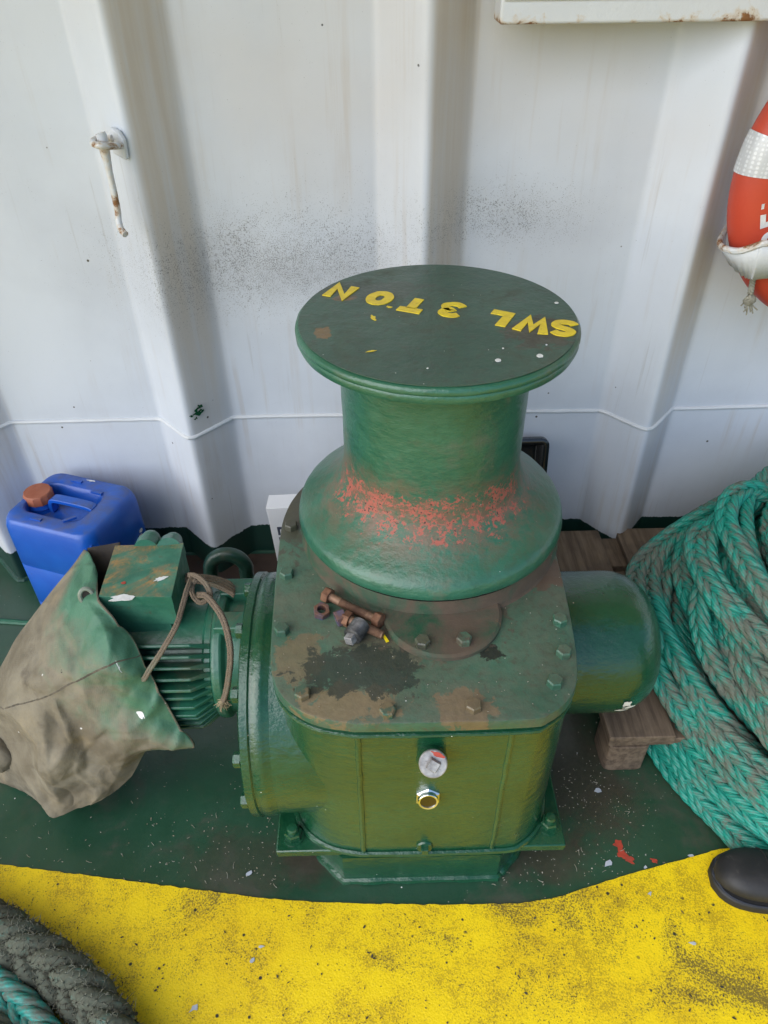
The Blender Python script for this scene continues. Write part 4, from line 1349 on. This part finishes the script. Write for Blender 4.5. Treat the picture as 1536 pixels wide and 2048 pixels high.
# ---------------------------------------------------------------- white box ledge at the top right
lg = thing('wall_locker', 'white painted steel box with rusty lower corners mounted high on the bulkhead', 'box', (.5, 1.6, 1.345))
xl = aty(999, 50, 1.50).x
zl = aty(999, 50, 1.50).z
MB().box((xl, 1.50, zl), (.795, 1.575, zl + .30)).build('casing', M['white_rust'], lg, lg.location, bevel=.005, seg=3)
MB().box((xl + .004, 1.495, zl + .034), (.791, 1.5015, zl + .296)).build('front_panel', M['white_rust'], lg, lg.location, bevel=.003)
MB().box((xl + .05, 1.57, zl + .05), (.72, 1.645, zl + .25)).build('wall_bracket', M['white_bead'], lg, lg.location)

# ---------------------------------------------------------------- life ring, its cradle and cord
LR = Vector((1.014, 1.475, 1.10))
RMAJ, RMIN = .255, .056
lr = thing('life_ring', 'orange life ring with white reflective bands hanging on the bulkhead', 'life ring', tuple(LR))
def torus(mb, a0, a1, n, rmin, m=24, flat=.82, cap=True):
    vs = []
    for i in range(n + 1):
        a = radians(a0 + (a1 - a0) * i / n)
        for k in range(m):
            q = 2 * pi * k / m
            rr = RMAJ + rmin * cos(q) * 1.02
            vs.append(LR + Vector((rr * cos(a), -rmin * flat * sin(q), rr * sin(a))))
    fs = []
    closed = abs(a1 - a0) >= 360
    for i in range(n):
        for k in range(m):
            fs.append((i*m+k, i*m+(k+1) % m, (i+1)*m+(k+1) % m, (i+1)*m+k))
    return mb.add(vs, fs)
torus(MB(), 0, 360, 120, RMIN).build('ring_body', M['orange'], lr, LR)
for c in (172, 82, -8, -98):
    torus(MB(), c - 6.8, c + 6.8, 12, RMIN + .0022).build('reflective_band', M['tape'], lr, LR)
# white stencilled marking climbing the left side of the ring
def ring_letters():
    for ch, a, wd in (('N', 219, .032), ('A', 211.5, .032), ('2', 204, .032), ('5', 196, .032), ('L', 187.5, .028)):
        me, co = letter(ch, None, 0, .050, wd, None, None, bold=.03, depth=.001)
        am = radians(a)
        for q in range(len(co)):
            x, y, z = co[q]
            # text reads upwards: letter x runs along the ring (clockwise), letter y points to the outer rim
            aa = am - x / RMAJ
            off = y - .011
            q2 = off / RMIN
            rr = RMAJ + (RMIN + .0012 + z * .3) * sin(q2)
            co[q] = (rr * cos(aa), -(RMIN * .82 + .0012 + z * .3) * cos(q2), rr * sin(aa))
        me.vertices.foreach_set('co', co.reshape(-1))
        me.update()
        link('stencilled_letter', me, M['white_paint'], lr)
ring_letters()
cr = thing('ring_cradle', 'rusty edged white steel cradle holding the life ring', 'bracket', (.9, 1.56, .90))
rim_px = [aty(1456, 452, 1.585), aty(1443, 474, 1.53), aty(1440, 488, 1.475), aty(1452, 498, 1.43), aty(1476, 502, 1.405), aty(1500, 496, 1.395), aty(1520, 489, 1.39), aty(1545, 486, 1.388)]
zr = rim_px[-1].z
topl = catmull(rim_px + [Vector((.95, 1.388, zr)), Vector((1.10, 1.388, zr)), Vector((1.24, 1.388, zr)), Vector((1.30, 1.42, zr)), Vector((1.315, 1.50, zr)), Vector((1.30, 1.59, zr))], 8)
vs, fs = [], []
bl, zb = aty(1480, 551, 1.43), aty(1500, 553, 1.42).z
n = len(topl)
for i, p in enumerate(topl):
    bx = max(p.x, bl.x + (p.x - .69) * .25) if p.x < 1.2 else p.x - (p.x - 1.2) * .5
    by = p.y + (.022 if p.y < 1.5 else 0)
    vs += [p, Vector((p.x * .5 + bx * .5, p.y * .5 + by * .5, (p.z + zb) / 2)), Vector((bx, by, zb + .002 * sin(i)))]
for i in range(n - 1):
    for k in range(2):
        fs.append((i*3+k, i*3+k+1, (i+1)*3+k+1, (i+1)*3+k))
o = MB().add(vs, fs).build('cradle_plate', M['white_bracket'], cr, cr.location, ang=60)
sm = o.modifiers.new('thickness', 'SOLIDIFY'); sm.thickness = .006; sm.offset = 0
MB().tube(topl, .0062, 8).build('rolled_rim', M['white_hook'], cr, cr.location)
kn = thing('knotted_cord', 'short grey cord with a knot hanging under the ring cradle', 'cord', tuple(aty(1503, 560, 1.43)))
kb = Vector(kn.location)
mb = MB()
k0, k1 = aty(1508, 545, 1.43), aty(1501, 588, 1.425)
for s in range(3):
    mb.tube([k0.lerp(k1, t) + Vector((.0035 * cos(t * 16 + s * 2.1), .0035 * sin(t * 16 + s * 2.1), 0)) for t in np.linspace(0, 1, 26)], .0030, 7)
kc = aty(1499, 600, 1.422)
for s in range(5):
    ax = axis_matrix(kc, (sin(s * 1.3), cos(s * 2.1) * .6, cos(s * 1.7)))
    mb.tube([ax @ Vector((.0095 * cos(a), .0095 * sin(a), .003 * sin(2 * a + s))) for a in np.linspace(0, 2 * pi, 19)[:-1]], .0031, 7, closed=True)
for s in range(12):
    d = Vector((rng.normal(0, .4), rng.normal(0, .3), -1)).normalized()
    mb.tube([kc + d * .006, kc + d * .016, kc + d * rng.uniform(.02, .028) + Vector(rng.normal(0, .002, 3))], .0015, 5)
mb.build('cord_and_knot', M['grey_cord'], kn, kb)

# ---------------------------------------------------------------- jerrycan
jz = .33
JA, JB, JC, JD = Vector((-.925, 1.42, 0)), Vector((-.705, 1.352, 0)), Vector((-.628, 1.515, 0)), Vector((-.838, 1.60, 0))
jc = thing('jerrycan', 'blue plastic jerrycan with terracotta screw cap against the bulkhead', 'jerrycan', (-.778, 1.468, 0))
jb = Vector(jc.location)
ex = ((JB - JA) + (JC - JD)).normalized()
ey = Vector((-ex.y, ex.x, 0))
JW, JD2 = .268, .222
def JM(x, y, z): return jb + ex * x + ey * y + Vector((0, 0, z))
mb = MB()
# body as stacked rounded rectangles; the roof dips into a long well that carries the handle
rings = []
for z, k, r in ((0.0, .94, .03), (.006, .985, .032), (.05, 1.0, .034), (.052, .988, .034), (.056, .988, .034), (.058, 1.0, .034), (.19, 1.0, .034), (.192, .99, .034), (.196, .99, .034), (.198, 1.0, .034), (.300, 1.0, .036), (.318, .992, .036), (.332, .972, .038), (.341, .94, .038), (.345, .90, .034)):
    rings.append((rrect(-JW/2*k, -JD2/2*k, JW/2*k, JD2/2*k, r, 8), z))
n = len(rings[0][0])
for o_, z in rings: mb.v += [tuple(JM(x, y, z)) for x, y in o_]
for j in range(len(rings) - 1):
    for i in range(n):
        k = (i + 1) % n
        mb.f.append((j*n+i, j*n+k, (j+1)*n+k, (j+1)*n+i))
mb.f.append(tuple(reversed(range(n))))
# well: inner rings
wx0, wx1, wy0, wy1 = -JW/2*.98, JW/2*.52, -JD2*.27, JD2*.27
last = (len(rings) - 1) * n
well = [(rrect(-JW/2*.80, wy0-.006, wx1+.006, wy1+.006, .030, 8), .3445), (rrect(-JW/2*.79, wy0, wx1, wy1, .030, 8), .341), (rrect(-JW/2*.79, wy0+.008, wx1-.010, wy1-.008, .028, 8), .315), (rrect(-JW/2*.78, wy0+.012, wx1-.016, wy1-.012, .026, 8), .303)]
b0 = last
for o_, z in well:
    st = len(mb.v)
    mb.v += [tuple(JM(x, y, z)) for x, y in o_]
    for i in range(n):
        k = (i + 1) % n
        mb.f.append((b0+i, b0+k, st+k, st+i))
    b0 = st
mb.f.append(tuple(range(b0, b0 + n)))
# moulded stops beside the well, ribs on the near corner
for x0, y0 in ((-.035, -.072), (-.035, .068), (.045, -.050), (.045, .046)):
    mb.box((-.016, -.004, 0), (.016, .004, .006), Matrix.Translation(JM(x0, y0 * 1.16, .343)) @ Matrix.Rotation(math.atan2(ex.y, ex.x) + (.9 if x0 > 0 and y0 < 0 else 0), 4, 'Z'))
for t in (-.012, .004, .02):
    c = JM(JW/2 - .010 + t * .25, -JD2/2 + .010 + t, 0)
    mb.tube([c + Vector((0, 0, z)) for z in np.linspace(.25, .315, 8)], [.003, .0055, .0065, .0065, .0065, .0065, .0055, .003], 8)
mb.build('can_body', M['blue'], jc, jb, ang=50)
hpts = catmull([JM(-.056, 0, .307), JM(-.054, 0, .333), JM(-.042, 0, .346), JM(.0, 0, .348), JM(.034, 0, .348), JM(.062, 0, .346), JM(.073, 0, .341)], 6)
vs, fs = [], []
hw = .0125
for i, p in enumerate(hpts):
    tdir = (hpts[min(i+1, len(hpts)-1)] - hpts[max(i-1, 0)]).normalized()
    nn = tdir.cross(ey).normalized()
    if nn.z < 0 and i > 3: nn = -nn
    for sx, sy in ((-1, -1), (1, -1), (1, 1), (-1, 1)):
        vs.append(p + ey * (hw * sx) + nn * (.0055 * sy))
for i in range(len(hpts) - 1):
    for k in range(4):
        fs.append((i*4+k, i*4+(k+1) % 4, (i+1)*4+(k+1) % 4, (i+1)*4+k))
fs += [(3, 2, 1, 0), tuple(range(len(vs) - 4, len(vs)))]
MB().add(vs, fs).build('carrying_handle', M['blue'], jc, jb, bevel=.003)
nk = Matrix.Translation(JM(-.098, .004, .302))
MB().lathe([(.036, 0), (.034, .010), (.036, .014), (.034, .018), (.031, .030)], nk, 36).build('can_neck', M['blue'], jc, jb)
mb = MB()
capn = 48
prof = [(.0318, .026), (.0345, .027), (.0345, .050), (.0325, .0535), (.0005, .0545)]
vs = []
for r, z in prof:
    for i in range(capn):
        a = 2 * pi * i / capn
        rr = r + (.0018 if (i % 4 == 0 and r > .034) else 0)
        vs.append(nk @ Vector((rr * cos(a), rr * sin(a), z)))
fs = []
for j in range(len(prof) - 1):
    for i in range(capn):
        k = (i + 1) % capn
        fs.append((j*capn+i, j*capn+k, (j+1)*capn+k, (j+1)*capn+i))
MB().add(vs, fs + [tuple(reversed(range(capn)))]).build('screw_cap', M['cap'], jc, jb)
mb = MB()
side = JM(JW/2 + .0006, .045, .235)
for i, (dy, dz, a, b) in enumerate(((0, 0, .010, .006), (.014, .014, .007, .004), (.022, .026, .006, .005), (-.016, -.012, .004, .004))):
    blob(MB(), JM(JW/2 + .0008, .05 + dy, .20 + dz), ey, (0, 0, 1), a, b, 16, .6, i + 60, .0006).build('white_paint_mark', M['white_paint'], jc, jb)
blob(mb, JM(.0, JD2/2 * .84, .3455), ex, ey, .012, .003, 14, .5, 71, .0005)
mb.build('white_paint_mark', M['white_paint'], jc, jb)

# ---------------------------------------------------------------- bent vent pipe, carton, tray
vp = thing('gooseneck_pipe', 'dark green bent vent pipe rising from the deck behind the motor', 'pipe', (-.335, 1.36, 0))
ctr = Vector((-.379, 1.36, .200))
pts = [Vector((-.335, 1.36, z)) for z in np.linspace(0, .200, 10)] + [ctr + Vector((.046 * cos(a), 0, .052 * sin(a))) for a in np.linspace(.12, pi, 16)] + [ctr + Vector((-.047, -.002, -.012)), ctr + Vector((-.047, -.006, -.03)), ctr + Vector((-.047, -.01, -.045))]
rad = [.0185] * (len(pts) - 3) + [.019, .0165, .013]
MB().tube(pts, rad, 18).build('bent_tube', M['green_dark'], vp, vp.location)
MB().lathe([(.038, .0), (.038, .02), (.022, .026)], Matrix.Translation((-.335, 1.36, .0)), 28).build('foot_flange', M['green_dark'], vp, vp.location)

ct = thing('carton', 'small white carton with dark printed pictograms standing behind the capstan', 'box', (-.182, 1.50, .011), (0, radians(-3), radians(-2)))
cw, cd, chh = .17, .055, .298
MB().box((-cw/2, -cd/2, 0), (cw/2, cd/2, chh - .012)).build('carton_body', M['carton'], ct, bevel=.001)
MB().box((-cw/2 - .001, -cd/2 - .001, chh - .012), (cw/2 + .001, cd/2 + .001, chh)).build('carton_lid', M['carton'], ct, bevel=.001)
for i in range(3):
    z = .205 - i * .036
    mb = MB().box((-cw/2 + .018, -cd/2 - .0012, z), (-cw/2 + .046, -cd/2 + .002, z + .028))
    p = mb.build('pictogram', M['ink'], ct)
    mb = MB()
    x0 = -cw/2 + .032
    if i == 0:
        for k in (-1, 1): mb.box((x0 - .002 + k * .005, -cd/2 - .002, z + .006), (x0 + .002 + k * .005, -cd/2, z + .020))
    elif i == 1:
        mb.prism([(x0 - .007, z + .014), (x0 + .007, z + .014), (x0, z + .023)], -.002, 0, Matrix.Translation((0, -cd/2, 0)) @ Matrix.Rotation(pi/2, 4, 'X'))
        mb.box((x0 - .0018, -cd/2 - .002, z + .005), (x0 + .0018, -cd/2, z + .014))
    else:
        mb.lathe([(.007, 0), (.007, .0015)], axis_matrix((x0, -cd/2 - .001, z + .014), (0, -1, 0)), 16)
    mb.build('pictogram_mark', M['carton'], p)

ty = thing('baking_tray', 'black enamelled tray leaning upright against the bulkhead behind the drum', 'tray', (.33, 1.53, .022), (radians(-11), 0, radians(1)))
tw, th = .268, .405
mb = MB()
o1 = rrect(-tw/2, 0, tw/2, th, .022)
steps = [(0, 0), (0, .012), (.004, .015), (.012, .015), (.016, .012), (.026, -.008), (.034, -.012)]
vs, fs = [], []
n = len(o1)
for d, z in steps: vs += [Vector((x, -z, y)) for x, y in offset_outline(o1, d)]
for j in range(len(steps) - 1):
    for i in range(n):
        k = (i + 1) % n
        fs.append((j*n+i, j*n+k, (j+1)*n+k, (j+1)*n+i))
fs.append(tuple(range((len(steps)-1)*n, len(steps)*n)))
o = MB().add(vs, fs).build('tray_pan', M['black'], ty, ang=50)
sm = o.modifiers.new('thickness', 'SOLIDIFY'); sm.thickness = .002; sm.offset = 0

# ---------------------------------------------------------------- pallet
pa = thing('pallet', 'weathered wooden pallet under the teal rope coil', 'pallet', (.92, 1.23, 0))
pb = Vector(pa.location)
PTZ = .132
def board(a, b, nm):
    mb = MB().box(a, b)
    return mb.build(nm, M['wood'], pa, pb, bevel=.002)
xs_ = [(.490, .632), (.682, .84), (.885, 1.0), (1.05, 1.17), (1.22, 1.36)]
for k, (x0, x1) in enumerate(xs_):
    board((x0, .885 + .004 * (k % 2), PTZ - .020), (x1, 1.558 + .004 * (k % 3), PTZ), 'deck_board')
for y0, y1 in ((.893, .99), (1.18, 1.28), (1.325, 1.41), (1.43, 1.545)):
    board((.495, y0, PTZ - .043), (1.35, y1, PTZ - .0205), 'cross_board')
for x0 in (.497, .87, 1.25):
    for y0 in (.888, 1.185, 1.45):
        MB().prism(rrect(x0, y0, x0 + .092, y0 + .09, .014, 2), .0, PTZ - .0435).build('spacer_block', M['wood'], pa, pb, bevel=.002)

# ---------------------------------------------------------------- work boot at the right edge
bo = thing('work_boot', 'scuffed black leather work boot standing on the yellow deck edge', 'boot', (.78, .625, .004), (0, 0, radians(172)))
# local x points to the toe
def foot(k):   # outline of the foot, k from heel 0 to toe 1
    return None
sec = []
for t in np.linspace(0, 1, 26):
    x = -.155 + .285 * t
    if t < .1: wv = .030 * sqrt(max(.02, 1 - ((.1 - t) / .1) ** 2)) + .004
    elif t < .72: wv = .034 + .018 * (.5 - .5 * cos(pi * (t - .1) / .62))
    else: wv = .052 * sqrt(max(0.0, 1 - ((t - .72) / .285) ** 2.3))
    wv = max(wv, .004)
    if t < .30: hv = .125
    elif t < .62: hv = .125 - .055 * (.5 - .5 * cos(pi * (t - .30) / .32))
    elif t < .85: hv = .070 - .004 * (t - .62) / .23
    else: hv = .028 + .038 * sqrt(max(0, 1 - ((t - .85) / .152) ** 2))
    sec.append((x, wv, hv))
m = 24
vs, fs = [], []
for x, wv, hv in sec:
    for k in range(m):
        a = 2 * pi * k / m
        c, s_ = cos(a), sin(a)
        y = wv * (abs(c) ** .75) * (1 if c > 0 else -1)
        z = .018 + (hv - .018) * (.5 + .5 * (abs(s_) ** .8) * (1 if s_ > 0 else -1))
        y *= 1 - .28 * max(0, (z - .03) / .1)
        vs.append(Vector((x, y, z)))
for j in range(len(sec) - 1):
    for k in range(m):
        fs.append((j*m+k, j*m+(k+1) % m, (j+1)*m+(k+1) % m, (j+1)*m+k))
fs += [tuple(reversed(range(m))), tuple(range((len(sec)-1)*m, len(sec)*m))]
MB().add(vs, fs).build('boot_upper', M['boot'], bo, ang=60)
cap_t = sec[18]
seampts = []
for k in range(1, 12):
    a = pi * k / 12
    x, wv, hv = cap_t
    y = wv * (abs(cos(a)) ** .75) * (1 if cos(a) > 0 else -1)
    z = .018 + (hv - .018) * (.5 + .5 * abs(sin(a)) ** .8)
    y *= 1 - .28 * max(0, (z - .03) / .1)
    seampts.append(Vector((x - .012 * sin(a), y * 1.005, z + .0008)))
MB().tube(seampts, .0016, 6).build('toe_cap_seam', M['boot_sole'], bo)
wl = [Vector((x, -wv - .0018, .0235)) for x, wv, hv in sec[3:-1]] + [Vector((sec[-1][0] + .002, 0, .0235))] + [Vector((x, wv + .0018, .0235)) for x, wv, hv in reversed(sec[3:-1])]
MB().tube(wl, .0024, 6).build('welt', M['trouser'], bo)
ol = [(x + (.004 if i > 20 else 0), wv + .0045) for i, (x, wv, hv) in enumerate(sec)]
outl_b = [(x, -wv) for x, wv in ol] + [(x, wv) for x, wv in reversed(ol)]
MB().prism(outl_b, .0, .022, r=.004).build('boot_sole', M['boot_sole'], bo, bevel=.002)
mb = MB().lathe([(.052, .09), (.050, .13), (.053, .20), (.056, .25), (.050, .25), (.046, .13)], Matrix.Translation((-.098, 0, 0)) @ Matrix.Diagonal((1.0, .82, 1, 1)), 32, (False, False))
mb.build('boot_shaft', M['boot'], bo)
mb = MB().lathe([(.062, .215), (.066, .23), (.064, .40), (.070, .62), (.0005, .63)], Matrix.Translation((-.100, 0, 0)), 32, (False, True))
mb.build('trouser_leg', M['trouser'], bo)

# ---------------------------------------------------------------- marks and litter on the deck
mb = MB()
for i, (x, y, a, b) in enumerate(((1237, 1690, .010, .010), (1243, 1708, .013, .009), (1255, 1718, .012, .006), (1309, 1721, .006, .004))):
    blob(MB(), atz(x, y, .001 + i * .0002), (1, -.4, 0), (.4, 1, 0), a, b, 20, .5, i + 80, .0005).build('red_paint_mark', M['red_lead'], deck)
def chips(n, region, zf, smin, smax, thin, name, mat, z0):
    mb = MB()
    for i in range(n):
        x, y = region()
        p = atz(x, y, z0)
        L, Wd = rng.uniform(smin, smax), rng.uniform(smin, smax) * thin
        a = rng.uniform(0, 2 * pi)
        d, t = Vector((cos(a), sin(a), rng.normal(0, .12))), Vector((-sin(a), cos(a), rng.normal(0, .12)))
        nn = 4 + int(rng.integers(3))
        ring = [p + d * (L * cos(2*pi*k/nn) * rng.uniform(.6, 1.2)) + t * (Wd * sin(2*pi*k/nn) * rng.uniform(.6, 1.2)) for k in range(nn)]
        up = Vector((0, 0, max(.0006, Wd * .5)))
        lowest = min(q.z for q in ring)
        ring = [q + Vector((0, 0, z0 - lowest)) for q in ring]
        mb.add(ring + [q + up for q in ring], [tuple(range(nn, 2*nn))] + [(k, (k+1) % nn, nn + (k+1) % nn, nn + k) for k in range(nn)])
    o = mb.build(name, mat, smooth=False)
    o['kind'] = 'stuff'
    return o
def reg_deck():
    r = rng.random()
    if r < .45: return rng.normal(1190, 60), rng.normal(1590, 60)
    if r < .65: return rng.uniform(300, 560), rng.uniform(1620, 1760)
    if r < .85: return rng.uniform(1000, 1400), rng.uniform(1700, 1770)
    return rng.uniform(0, 620), rng.uniform(1560, 1780)
chips(420, reg_deck, 0, .0006, .0022, .6, 'grit', M['debris'], .0004)
def reg_shav():
    r = rng.random()
    if r < .5: return rng.uniform(560, 1120), rng.uniform(1180, 1420)
    return rng.uniform(200, 1300), rng.uniform(1600, 1780)
mb = MB()
for i in range(60):
    x, y = rng.uniform(60, 1350), rng.uniform(1600, 1780)
    p = atz(x, y, .0012)
    a = rng.uniform(0, 2 * pi)
    L = rng.uniform(.004, .014)
    c = rng.uniform(-.6, .6)
    mb.tube([p + Vector((L * t * cos(a + c * t), L * t * sin(a + c * t), .0005 + .0015 * t)) for t in np.linspace(0, 1, 6)], .0004, 4)
o = mb.build('shavings', M['debris']); o['kind'] = 'stuff'
chips(130, lambda: (rng.uniform(560, 1150), rng.uniform(1120, 1430)), 0, .0005, .0016, .6, 'plate_grit', M['debris'], PZ + .0006)
chips(150, lambda: (rng.uniform(-50, 1536), rng.uniform(1815, 2048)), 0, .001, .0042, .55, 'dark_crumbs', M['twig'], .0048)
for k, (x, y, s_) in enumerate([(1195, 1580, .009), (1216, 1728, .008), (1290, 1735, .004), (1382, 1712, .005), (498, 1747, .006), (505, 1921, .006), (522, 1893, .005), (388, 2018, .007), (1300, 1787, .005), (1385, 1887, .004)]):
    yel = y > 1770 or (x < 520 and y > 1800)
    mb = MB()
    blob(mb, atz(x, y, .0052 if yel else .0012), (1, .3 * (k % 3), .05), (-.3, 1, .0), s_, s_ * .6, 7, .7, k + 100, .0012)
    tag(mb.build('paint_chip', M['grey_flake'], smooth=False), 'grey paint chip lying on the %s deck' % ('yellow' if yel else 'green'), 'paint chip', 'grey paint chips on the %s deck' % ('yellow' if yel else 'green'))
